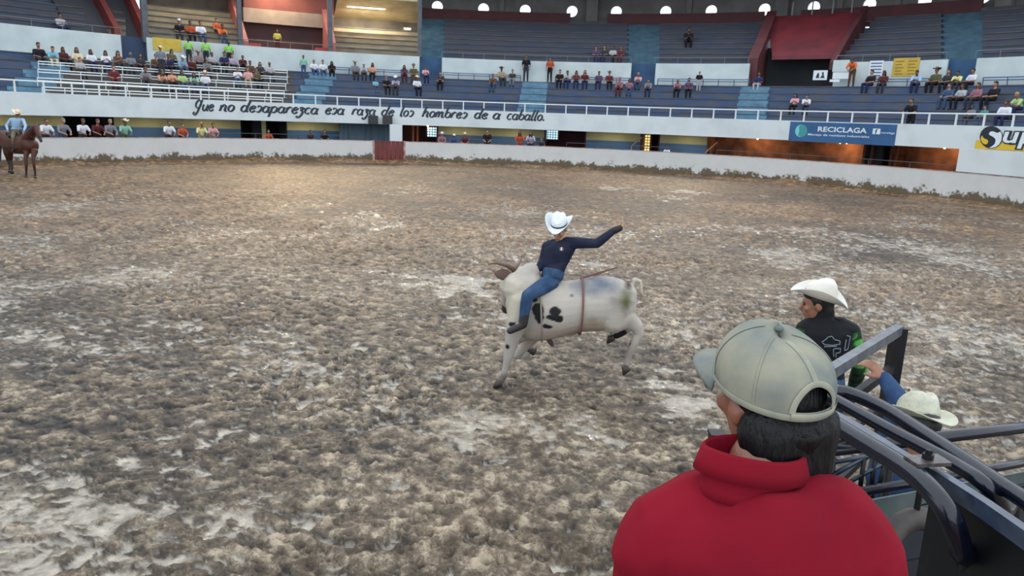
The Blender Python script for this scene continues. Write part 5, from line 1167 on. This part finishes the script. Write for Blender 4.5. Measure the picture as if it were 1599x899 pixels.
# ================================================================ people and steelwork near the camera
A = at_depth
D0 = 1.18
H0 = A(1203, 618, D0 + .10)
red = mat('red_shirt_cloth', (132, 20, 38), .9, col2=(112, 17, 33), scale=3, spec=.1, bump=.06, bscale=500)
J = dict(head=H0, hd=(-.33, .94, -.06), hu=(-.02, -.08, 1), neck=A(1190, 705, D0 + .05), chest=A(1188, 796, D0 + .06), shL=A(1036, 852, D0 + .09), shR=A(1332, 868, D0 + .03), hip=A(1190, 796, D0 + .06) + Vector((0, -.06, -.46)),
         elL=A(992, 1030, D0 + .18), elR=A(1350, 1030, D0 + .10), hpL=Vector((0, 0, 0)), hpR=Vector((0, 0, 0)))
hp = J['hip']; PZ = hp.z - .93
J['hpL'] = hp + Vector((-.09, 0, -.02)); J['hpR'] = hp + Vector((.09, 0, -.02))
J['wrL'] = J['elL'] + Vector((.06, .25, -.06)); J['wrR'] = J['elR'] + Vector((-.06, .25, -.06))
for s, q in (('L', -1), ('R', 1)):
    J['kn' + s] = Vector((hp.x + q * .11, hp.y + .04, PZ + .49)); J['an' + s] = Vector((hp.x + q * .12, hp.y, PZ + .09))
MC = dict(skin=mat('warm_brown_skin', (140, 88, 66), .5, col2=(126, 78, 60), scale=20, bump=.1, bscale=120), shirt=red, trousers=cloth('navy_cloth', COL['navy']), shoes=_mats['dark_boots'], hair_short=mat('black_hair', (7, 7, 9), .5, spec=.25, bump=.6, scale=90, stretch=(1, 1, .15)))
cm, TC = world_person('man in a khaki cap and red shirt with his back to us, nearest figure', J, MC, (hp.x, hp.y, PZ), vox=.0075, sleeve='long', hairs=('short',), slim=1.0, neckw=1.02)
# hair: flattened under the cap, longer at the nape
bdz = TC['body']
for v in bdz.vertices:
    q = TC['HR'].inverted() @ (v.co - TC['H'])
    if q.z > -.01 and q.z < .2 and abs(q.x) < .12:
        k = math.sqrt((q.x / .076) ** 2 + (q.y / .090) ** 2 + (max(q.z - .01, 0) / .082) ** 2)
        w_ = min(1, (q.z + .01) / .02)
        if k > 1: q = q * (1 - w_) + q / k * w_; v.co = TC['H'] + TC['HR'] @ q
hmz = TC['hair_short']; R3 = TC['HR']; Ri = R3.inverted()
for v in hmz.vertices:
    q = Ri @ (v.co - TC['H'])
    k = math.sqrt((q.x / .084) ** 2 + (q.y / .098) ** 2 + (max(q.z - .01, 0) / .098) ** 2)
    if q.z > -.03 and k > 1: q /= k
    elif q.z <= -.03: q.z -= .22 * (-.03 - q.z) + .0; q.x *= .94
    v.co = TC['H'] + R3 @ q
mb = MB()
for hx in (-.040, -.015, .015, .036): cap(mb, TC['H'] + R3 @ Vector((hx * 1.1, -.052, -.04)), .052, TC['H'] + R3 @ Vector((hx - .012, -.064, -.158)), .036)
mb.v = mb.v; nh = grow(mb, .008, 3); put_ = link('nape_hair', nh, cm, MC['hair_short'])
# shirt: loosen, drape
sm = TC['shirt']; co = np.zeros(len(sm.vertices) * 3); sm.vertices.foreach_get('co', co); co = co.reshape(-1, 3); nr_ = np.zeros(len(sm.vertices) * 3); sm.vertices.foreach_get('normal', nr_); nr_ = nr_.reshape(-1, 3)
a_ = fbm(co[:, 0] * 5 + co[:, 2] * 4, co[:, 2] * 3 - co[:, 0] * 2 + co[:, 1] * 4, 2, 71); b_ = 1 - np.abs(fbm(co[:, 0] * 7 - co[:, 2] * 3, co[:, 2] * 6, 2, 75)) * 2
co += nr_ * (.012 + .014 * a_ + .010 * b_)[:, None]; sm.vertices.foreach_set('co', co.ravel()); sm.update()
# collar
def P_(x, y, z): return Vector((x, y, z))
nb = A(1173, 729, D0 + .035) - cm.location; ax_ = Vector((.04, .10, 1)).normalized(); ux = Vector((1, 0, -.10)).normalized(); uy = ax_.cross(ux).normalized(); ux = uy.cross(ax_)
mb = MB(); prof = [(.080, 0, -.050), (.076, 0, -.036), (.076, -.004, -.020), (.075, 0, .006), (.074, 0, .026), (.077, 0, .031), (.082, 0, .026), (.087, 0, .008), (.092, 0, -.010)]; n = 48; vs = []; fs = []
for (r, _, z) in prof:
    for k in range(n):
        a = 2 * pi * k / n; w_ = 1 + .02 * sin(3 * a + 1); vs.append(nb + ux * cos(a) * r * 1.04 * w_ + uy * sin(a) * r * .66 * w_ + ax_ * (z + .003 * sin(2 * a + .5) + .010 * max(0, sin(a))))
for i in range(len(prof) - 1):
    for k in range(n): fs.append((i * n + k, i * n + (k + 1) % n, (i + 1) * n + (k + 1) % n, (i + 1) * n + k))
mb.add(vs, fs); c_ = mb.build('collar', red, cm, smooth=True); md = c_.modifiers.new('t', 'SOLIDIFY'); md.thickness = .002
# cap
khaki = mat('khaki_cap_cloth', (150, 148, 130), .85, col2=(104, 114, 116), scale=9, spec=.15, contrast=(.38, .66), bump=.12, bscale=700)
khl = mat('khaki_cap_trim', (164, 162, 144), .85, col2=(140, 142, 128), scale=20, spec=.15)
HRm = TC['HR'].to_4x4()
capo = thing('cap', '', '', (0, 0, 0)); del capo['label']; del capo['category']; capo.parent = cm
from mathutils import Euler
capo.matrix_local = Matrix.Translation(TC['H'] + TC['HR'] @ Vector((0, -.004, .002))) @ HRm @ Euler((radians(5), 0, 0)).to_matrix().to_4x4()
CH = .108
def capP(az, t, off=0.0):                                            # az 0 = right, 90deg = front ; t 0..1 up
    zb = .012 + .012 * sin(az); r = max(0.0, 1 - t ** 2.9) ** (1 / 2.15); rx, ry = .0915 + off, (.108 if sin(az) > 0 else .107) + off
    puff = 1 + .035 * math.exp(-((t - .42) / .3) ** 2)
    return Vector((rx * cos(az) * r * puff, ry * sin(az) * r * puff, zb + (CH - .012 * sin(az) * 0 + off) * t))
NA, NT = 168, 46; ts = [1 - (1 - i / NT) ** 1.35 for i in range(NT + 1)]
OW, OZ0, OH = .44, .13, .43                                           # arch opening (radians, t, t)
def inside(az, t):
    d = (az + pi / 2 + pi) % (2 * pi) - pi; tt = (t - OZ0)
    return tt > 0 and (d / OW) ** 2 + (tt / OH) ** 2 < 1
vs = [capP(2 * pi * k / NA, t) for t in ts for k in range(NA)]; fs = []
for i in range(NT):
    for k in range(NA):
        if inside(2 * pi * (k + .5) / NA, (ts[i] + ts[i + 1]) / 2): continue
        fs.append((i * NA + k, i * NA + (k + 1) % NA, (i + 1) * NA + (k + 1) % NA, (i + 1) * NA + k))
mb = MB(); mb.add(vs, fs); c_ = mb.build('crown', khaki, capo, smooth=True); md = c_.modifiers.new('t', 'SOLIDIFY'); md.thickness = .0022
arch = [(-pi / 2 + OW * cos(radians(a)), OZ0 + OH * sin(radians(a))) for a in range(0, 181, 6)]
def strip(path, w_, h_, m, name, off=.0008):                          # raised sewn band following a path on the crown
    vs = []; fs = []
    for i, (a, t) in enumerate(path):
        p = capP(a, t, off); p2 = capP(*path[min(i + 1, len(path) - 1)], off); p1 = capP(*path[max(i - 1, 0)], off); d = (p2 - p1).normalized(); nrm = (p - Vector((0, 0, .03))).normalized(); s_ = d.cross(nrm).normalized()
        vs += [p - s_ * w_, p - s_ * w_ * .6 + nrm * h_, p + s_ * w_ * .6 + nrm * h_, p + s_ * w_]
    for i in range(len(path) - 1):
        q = 4 * i; fs += [(q + j, q + j + 1, q + j + 5, q + j + 4) for j in range(3)]
    mb = MB(); mb.add(vs, fs); return mb.build(name, m, capo, smooth=True)
strip(arch, .0052, .0016, khl, 'opening_trim')
strip([(2 * pi * k / 90, .055) for k in range(91)], .0062, .0012, khl, 'edge_band')
strip([(-pi / 2 + OW * 1.05 * (k / 8 - 1), .075) for k in range(17)], .0065, .0022, khl, 'strap', .0015)
for j in range(6):
    a = -pi / 2 + j * pi / 3; t0_ = OZ0 + OH + .01 if j == 0 else .07
    strip([(a, t0_ + (.985 - t0_) * (1 - (1 - k / 20) ** 1.6)) for k in range(21)], .0052 if j == 0 else .0022, .0010, khl if j == 0 else khaki, 'seam')
mb = MB(); ell(mb, capP(0, 1.0) * 1 + Vector((-capP(0, 1.0).x, 0, .0015)), (.0085, .0085, .0055)); mb.build('button', mat('grey_green_button', (92, 104, 100), .8), capo, smooth=True)
vs = []; fs = []; NB = 28
for i in range(NB + 1):
    a = radians(28 + 124 * i / NB); e = capP(a, .03); q = (i / NB * 2 - 1); L_ = .090 * (1 - abs(q) ** 3.2 * .92)
    for j in range(7):
        u = j / 6; vs.append(Vector((e.x * (1 + .02 * u), e.y * (1 - .02 * u) + L_ * u, e.z - .004 - .014 * abs(q) ** 2 * u - .010 * u * u + .004)))
for i in range(NB):
    for j in range(6): q = i * 7 + j; fs.append((q, q + 7, q + 8, q + 1))
mb = MB(); mb.add(vs, fs); c_ = mb.build('brim', khaki, capo, smooth=True); md = c_.modifiers.new('t', 'SOLIDIFY'); md.thickness = .003; md.offset = 0
# walkway he stands on
mb = MB(); wk = thing('catwalk', 'steel walkway behind the chutes carrying the man in the khaki cap', 'walkway', (hp.x, hp.y, 0))
for i in range(8):
    mb = MB(); mb.box((0, -.35 + .1 * i, PZ - .02), (2.2, .09, .03)); mb.build('plank', M_BROWN, wk)
for sx_ in (-1, 1):
    for sy_ in (-.35, .35): mb = MB(); mb.tube([(sx_ * 1.0, sy_, -.1), (sx_ * 1.0, sy_, PZ - .03)], .03, 8); mb.build('post', M_GREYST, wk)
# ---------------------------------------------------------------- man in the white hat
WD = 5.15
J = dict(head=A(1276, 474, WD), hd=(-.90, .36, -.12), hu=(.16, -.10, 1), neck=A(1286, 492, WD), chest=A(1291, 506, WD), shL=A(1258, 513, WD + .04), shR=A(1328, 517, WD - .04))
gz = A(1291, 506, WD); J['hip'] = gz + Vector((.0, -.02, -.47)); J['elL'] = A(1249, 565, WD + .15); J['elR'] = A(1343, 572, WD + .06); J['wrL'] = A(1262, 600, WD + .35); J['wrR'] = A(1330, 612, WD + .30)
for s, q in (('L', -1), ('R', 1)): J['hp' + s] = J['hip'] + Vector((q * .09, 0, -.02)); J['kn' + s] = Vector((gz.x + q * .11, gz.y + .02, .50 * J['hip'].z / .95)); J['an' + s] = Vector((gz.x + q * .13, gz.y, .095))
jm = mat('black_jersey', (12, 14, 19), .75, spec=.2, bump=.3, bscale=20)
MWt = dict(skin=SKIN[0], shirt=jm, trousers=_mats['blue_jeans'], shoes=_mats['dark_boots'], hair_short=_mats['hair_k'])
wm, TW = world_person('man in a white cowboy hat and black jersey with green sleeves', J, MWt, (gz.x, gz.y, 0), vox=.010, sleeve='long', hairs=('short',), collar=True)
wear_hat(wm, TW, mat('ivory_felt_hat', (226, 218, 200), .65, col2=(214, 212, 206), scale=6), mat('taupe_band', (120, 108, 98), .6), w_=.175, crown=.125, curl=.055, tilt=(radians(20), 0, 0), up_=.004)
# green camouflage sleeves: coloured on the cloth itself
sm = TW['shirt']; co = np.zeros(len(sm.vertices) * 3); sm.vertices.foreach_get('co', co); co = co.reshape(-1, 3); colr = np.tile(np.array(lin((13, 15, 20))), (len(co), 1))
armd = np.full(len(co), 9.0)
for s in 'LR':
    for a, b in (('sh', 'el'), ('el', 'wr')):
        p, q = np.array(J[a + s] - wm.location), np.array(J[b + s] - wm.location); t = np.clip(((co - p) @ (q - p)) / ((q - p) @ (q - p)), .12, 1); armd = np.minimum(armd, np.linalg.norm(co - (p + t[:, None] * (q - p)), axis=1))
arm = np.clip((.082 - armd) * 60, 0, 1); side_ = np.clip((np.abs(co[:, 0]) - .13) * 30, 0, 1); arm = arm * side_
cn = fbm(co[:, 0] * 14 + co[:, 1] * 11, co[:, 2] * 14, 2, 44); blend(arm, (30, 66, 40)); blend(arm * np.clip((cn - .05) * 9, 0, 1), (86, 170, 76)); blend(arm * np.clip((-cn - .22) * 9, 0, 1), (20, 28, 24)); col_attr(sm, colr)
sm.materials.clear(); sm.materials.append(attr_mat('jersey_cloth', .75, 20, .3))
def stroke(me, owner, pts, w_, m, name, lift=.004):
    bv, _ = surf(me, owner.location, 0, 0); out = []
    for i in range(len(pts) - 1):
        for k in range(4):
            t = k / 4; px = pts[i][0] * (1 - t) + pts[i + 1][0] * t; py = pts[i][1] * (1 - t) + pts[i + 1][1] * t; h = bv.ray_cast(EYE, ray(px, py).normalized())
            if h[0] is not None: out.append(h[0] + h[1] * lift - owner.location)
    if len(out) > 2: mb = MB(); mb.tube(out, w_, 5); return mb.build(name, m, owner)
LN = mat('grey_print_line', (120, 130, 142), .6)
for pts in ([(1283, 534), (1289, 530), (1293, 526), (1299, 525), (1303, 530), (1311, 532), (1311, 537), (1300, 539), (1288, 538), (1283, 534)], [(1287, 541), (1313, 540)], [(1322, 524), (1327, 525), (1323, 545), (1318, 547), (1322, 524)], [(1302, 544), (1312, 544), (1311, 550), (1305, 551), (1305, 560)], [(1301, 545), (1302, 560)]):
    stroke(sm, wm, pts, .0035, LN, 'print_line')
# ---------------------------------------------------------------- man in the straw hat holding the gate
SD_ = 3.72
hh = A(1430, 668, SD_); gx = hh + Vector((.03, -.12, 0))
J = dict(head=hh, hd=(-.35, .9, -.15), hu=(.10, -.05, 1), neck=hh + Vector((0, -.05, -.15)), chest=hh + Vector((.03, -.04, -.26)), shL=hh + Vector((-.13, .02, -.28)), shR=hh + Vector((.19, -.11, -.28)))
GZ1, GZ2 = 1.89, 1.66
J['wrL'] = A(1381, 590, 3.96); J['elL'] = A(1404, 626, 3.82)
J['wrR'] = hh + Vector((.15, .36, -.30)); J['elR'] = hh + Vector((.26, .08, -.48))
J['hip'] = hh + Vector((.02, -.07, -.70))
for s, q in (('L', -1), ('R', 1)): J['hp' + s] = J['hip'] + Vector((q * .09, 0, -.02)); J['kn' + s] = Vector((J['hip'].x + q * .11, J['hip'].y + .02, J['hip'].z * .52)); J['an' + s] = Vector((J['hip'].x + q * .13, J['hip'].y, .095))
MS = dict(skin=SKIN[0], shirt=mat('blue_denim_shirt', (52, 80, 118), .8, col2=(40, 64, 98), scale=12, spec=.2), trousers=_mats['black_cloth'], shoes=_mats['dark_boots'], hair_short=_mats['hair_k'])
sw, TS = world_person('man in a cream straw hat behind the chute pipes, hand on the gate', J, MS, (J['hip'].x, J['hip'].y, 0), vox=.010, sleeve='long', hairs=('short',), hand_kw={'L': dict(d=(-.35, .2, .35), curl=1.1, nrm=(0, -.5, .8))})
wear_hat(sw, TS, mat('cream_straw', (206, 204, 180), .7, col2=(186, 188, 170), scale=30, bump=.4), mat('cream_band', (176, 172, 150), .6), w_=.17, crown=.12, curl=.03, tilt=(radians(-4), radians(6), 0), crease=.034, up_=.01)
# a second helper's hand resting on the pipes: crouching man behind the cap wearer
hq = A(1262, 706, 3.0)
J = dict(head=A(1290, 668, 2.95), hd=(.1, .9, -.2), neck=A(1287, 700, 2.93), chest=A(1286, 722, 2.92), shL=A(1240, 728, 2.92), shR=A(1322, 726, 2.92), elL=A(1236, 770, 3.0), wrL=A(1262, 760, 3.2), elR=A(1332, 700, 3.02), wrR=A(1318, 618, 3.02))
# ---------------------------------------------------------------- gate panel and chute pipes
STL = mat('glossy_black_blue_pipe', (8, 13, 28), .2, col2=(14, 20, 36), scale=14, spec=.5, bump=.03, bscale=40)
STB = mat('worn_black_steel', (15, 17, 21), .5, col2=(36, 38, 44), scale=10, contrast=(.55, .8), spec=.3)
STC = mat('pale_worn_channel', (34, 46, 64), .3, col2=(56, 70, 90), scale=16, spec=.6)
def pipe(o, pts, r, m=STL, name='pipe', n=12, smooth=True, res=5):
    P = [Vector(p) for p in pts]
    if len(P) > 2: P = [Vector(q) for q in crom([tuple(p) for p in P], res)] if True else P
    mb = MB(); mb.tube(P, r, n); x = mb.build(name, m, o, smooth=smooth); x.location = -o.location; return x
def crom(P, n=7):
    Q = [P[0]] + list(P) + [P[-1]]; o = []
    for i in range(1, len(Q) - 2):
        p0, p1, p2, p3 = (np.array(q) for q in Q[i - 1:i + 3])
        for k in range(n): t = k / n; o.append(tuple(.5 * (2 * p1 + (p2 - p0) * t + (2 * p0 - 5 * p1 + 4 * p2 - p3) * t * t + (3 * p1 - p0 - 3 * p2 + p3) * t ** 3)))
    return o + [tuple(P[-1])]
p_far, p_near = on_z(1404, 514, GZ1), on_z(1285, 588, GZ1); d_ = (p_near - p_far); d_.z = 0
gate = thing('steel_gate', 'black square-tube gate panel standing open, pale light along its top rail', 'gate', (p_far.x, p_far.y, 0))
for z, w_ in ((GZ1, .032), (GZ2, .026), (1.46, .022), (1.2, .022), (.9, .022), (.6, .022), (.3, .022)):
    a, b = Vector((p_far.x, p_far.y, z)), Vector((p_near.x, p_near.y, z)) + d_ * .5; dd = (b - a).normalized(); mb = MB(); R_ = Matrix((dd, Vector((0, 0, 1)).cross(dd), Vector((0, 0, 1)))).transposed(); mb.box((a + b) / 2, ((b - a).length, w_ * 1.5, w_ * 1.7), R_); x = mb.build('rail', STB if z < GZ1 else mat('worn_grey_rail', (92, 100, 108), .3, col2=(60, 62, 70), scale=12, spec=.6), gate); x.location = -gate.location
for f in (0, 1.0, 1.5):
    q = p_far + d_ * f; mb = MB(); mb.box((q.x, q.y, (GZ1 + .02) / 2 - .05), (.07, .07, GZ1 + .1)); x = mb.build('post', STB, gate); x.location = -gate.location
ch = thing('bucking_chute', 'dark glossy pipe framework of the bucking chute in the lower right corner', 'chute', (1.35, 2.3, 0)); Z = 2.0
Zp = lambda L_, z=Z: [on_z(x, y, zz) for x, y, zz in [(q[0], q[1], q[2] if len(q) > 2 else z) for q in L_]]
pipe(ch, [on_z(1300, 640, 1.9)] + Zp([(1296, 616, 1.985), (1305, 611), (1330, 615), (1382, 638), (1439, 674), (1509, 720), (1559, 754), (1599, 780), (1680, 838), (1800, 930)]), .026)
pipe(ch, Zp([(1250, 596), (1311, 628), (1389, 671), (1439, 697), (1495, 727), (1530, 750), (1552, 772, 1.97), (1566, 800, 1.9), (1572, 850, 1.74)]) + [on_z(1572, 850, 1.74) + Vector((0, 0, -1.7))], .024)
pipe(ch, Zp([(1215, 610), (1286, 652), (1346, 689), (1400, 722), (1436, 748), (1468, 782, 1.98), (1488, 818, 1.93), (1502, 862, 1.83), (1510, 905, 1.70)]) + [on_z(1510, 905, 1.70) + Vector((.01, .02, -.8)), on_z(1510, 905, 1.70) + Vector((.01, .02, -1.68))], .032)
def channel(L_, w_, h_, m, nm, z=Z):
    P = Zp(L_, z); vs = []; fs = []
    for i, p in enumerate(P):
        d = (P[min(i + 1, len(P) - 1)] - P[max(i - 1, 0)]).normalized(); s_ = d.cross(Vector((0, 0, 1))).normalized(); vs += [p - s_ * w_, p + s_ * w_, p + s_ * w_ - Vector((0, 0, h_)), p - s_ * w_ - Vector((0, 0, h_))]
    for i in range(len(P) - 1):
        q = 4 * i; fs += [(q + j, q + (j + 1) % 4, q + 4 + (j + 1) % 4, q + 4 + j) for j in range(4)]
    n_ = 4 * (len(P) - 1); fs += [(3, 2, 1, 0), (n_, n_ + 1, n_ + 2, n_ + 3)]; mb = MB(); mb.add(vs, fs); x = mb.build(nm, m, ch); x.location = -ch.location
channel([(1240, 608), (1300, 642), (1346, 667), (1410, 707), (1444, 724)], .018, .03, STC, 'channel', 2.01)
channel([(1444, 722), (1470, 737), (1541, 782), (1599, 822), (1720, 905)], .015, .05, STC, 'channel', 2.01)
channel([(1462, 745), (1541, 795), (1599, 838), (1740, 940)], .010, .42, STB, 'side_plate', 1.96)
# hinge plate with its bolt
pc = on_z(1448, 719, 2.035); dd = (on_z(1480, 741, 2.035) - on_z(1416, 700, 2.035)).normalized(); sdv = dd.cross(Vector((0, 0, 1))).normalized(); R_ = Matrix((dd, -sdv, Vector((0, 0, 1)))).transposed()
mb = MB(); mb.box(pc, (.062, .115, .012), R_); x = mb.build('hinge_plate', mat('rusty_plate', (96, 92, 92), .4, col2=(60, 50, 46), scale=30, spec=.5), ch); x.location = -ch.location
mb = MB(); mb.tube([pc + Vector((0, 0, .004)), pc + Vector((0, 0, .022))], .017, 6); mb.tube([pc + Vector((0, 0, .02)), pc + Vector((0, 0, .036))], .010, 8); x = mb.build('bolt', STB, ch); x.location = -ch.location
# cross pipes of the pen behind
pen = thing('pen_fence', 'row of horizontal dark pipes and a wet grey sheet behind the chute frame', 'fence', (1.9, 3.0, 0))
def hpipe(x0, y0, x1, y1, z, r, m=STL, ext=0.0):
    a, b = on_z(x0, y0, z), on_z(x1, y1, z); d = b - a; mb = MB(); mb.tube([a - d * ext, b + d * .6], r, 10); x = mb.build('pipe', m, pen, smooth=True); x.location = -pen.location; return a, b
a1, b1 = hpipe(1262, 707, 1599, 667, 1.81, .025); a2, b2 = hpipe(1330, 770, 1599, 722, 1.52, .020); hpipe(1382, 826, 1599, 787, 1.28, .018); a4, b4 = hpipe(1380, 897, 1599, 840, 1.02, .022)
hpipe(1360, 800, 1599, 757, 1.40, .012, STB)
mb = MB(); d = b2 - a2; u = Vector((0, 0, 1)); q = [a2 + u * -.05, b2 + d * .6 + u * -.05, b2 + d * .6 + u * -.16, a2 + u * -.16]; mb.poly(q, (0, .01, 0), 1.0); x = mb.build('sheet', mat('wet_grey_green_sheet', (70, 88, 92), .35, col2=(92, 104, 104), scale=6), pen); x.location = -pen.location
mb = MB(); q = [a4 + u * -.06 + Vector((0, .1, 0)), b4 + d * .6 + u * -.06 + Vector((0, .1, 0)), b4 + d * .6 + u * -.4 + Vector((0, .1, 0)), a4 + u * -.4 + Vector((0, .1, 0))]; mb.poly(q, (0, .01, 0), 1.0); x = mb.build('sheet', _mats['wet_grey_green_sheet'], pen); x.location = -pen.location
for k in range(5):                                                   # dark boards closing the pen below the second pipe
    z1 = 1.34 - .26 * k; q = [Vector((a2.x - .1, a2.y + .03, z1)), Vector((0, 0, 0)), Vector((0, 0, 0)), Vector((0, 0, 0))]; e = b2 + d * .6; q[1] = Vector((e.x, e.y + .03, z1)); q[2] = q[1] - u * .245; q[3] = q[0] - u * .245
    mb = MB(); mb.poly(q, (0, .02, 0), 1.0); x = mb.build('board', mat('black_blue_board', (30, 36, 46), .5, col2=(44, 50, 60), scale=5), pen); x.location = -pen.location
for f in (.02, 1.2): 
    p = a1.lerp(b1, f); mb = MB(); mb.tube([Vector((p.x, p.y + .05, -.05)), Vector((p.x, p.y + .05, 1.78))], .028, 10); x = mb.build('post', STB, pen, smooth=True); x.location = -pen.location
lat = thing('lattice_gate', 'small black bar lattice seen between the red shoulder and the chute pipes', 'gate', tuple(Vector((on_z(1335, 740, 1.45).x, on_z(1335, 740, 1.45).y, 0))))
for (x0, y0, x1, y1, r) in ((1300, 742, 1352, 712, .012), (1318, 757, 1392, 716, .010), (1350, 712, 1342, 768, .011), (1366, 714, 1360, 764, .011), (1380, 726, 1372, 764, .010), (1298, 722, 1392, 706, .012)):
    mb = MB(); mb.tube([A(x0, y0, 3.5), A(x1, y1, 3.5)], r, 8); x = mb.build('bar', STB if y1 > 720 else STC, lat, smooth=True); x.location = -lat.location
for px in (1300, 1392): p = A(px, 714, 3.5); mb = MB(); mb.tube([p, Vector((p.x, p.y, -.05))], .02, 8); x = mb.build('post', STB, lat, smooth=True); x.location = -lat.location
# tyre hung on the pen
tc0 = A(1436, 874, 2.86); ty = thing('tyre', 'worn rubber tyre hanging on the pen fence behind the chute frame', 'tyre', tuple(tc0)); mb = MB()
ring_ = lambda R, r, n=40, k=14: ([Vector((R + r * cos(2 * pi * j / k), 0, r * .9 * sin(2 * pi * j / k))) for j in range(k)], n)
P, n = ring_(.155, .045); k = len(P); vs = []; fs = []
tilt = Euler((radians(70), 0, radians(14))).to_matrix()
for i in range(n):
    a = 2 * pi * i / n
    for p in P: rr_ = p.x * (1 + .004 * (i % 2)); vs.append(tilt @ Vector((rr_ * cos(a), rr_ * sin(a), p.z)))
for i in range(n):
    for j in range(k): fs.append((i * k + j, ((i + 1) % n) * k + j, ((i + 1) % n) * k + (j + 1) % k, i * k + (j + 1) % k))
mb.add(vs, fs); mb.build('tread', mat('old_rubber', (52, 46, 44), .6, col2=(70, 62, 56), scale=20), ty, smooth=True)
mb = MB(); mb.tube([tilt @ Vector((0, .155, 0)), tilt @ Vector((0, .155, 0)) + Vector((0, 0, .26))], .012, 6); mb.build('hanger', STB, ty)
# black post in front of him
pp = A(1119, 690, 1.75); bp_ = thing('gate_post', 'square black post top beside the neck of the man in the cap', 'post', (pp.x, pp.y, 0)); mb = MB(); mb.box((0, 0, (pp.z + .02) / 2), (.034, .034, pp.z + .02)); mb.build('tube', STB, bp_); mb = MB(); mb.box((0, 0, pp.z + .022), (.038, .038, .006)); mb.build('cap_plate', STB, bp_)
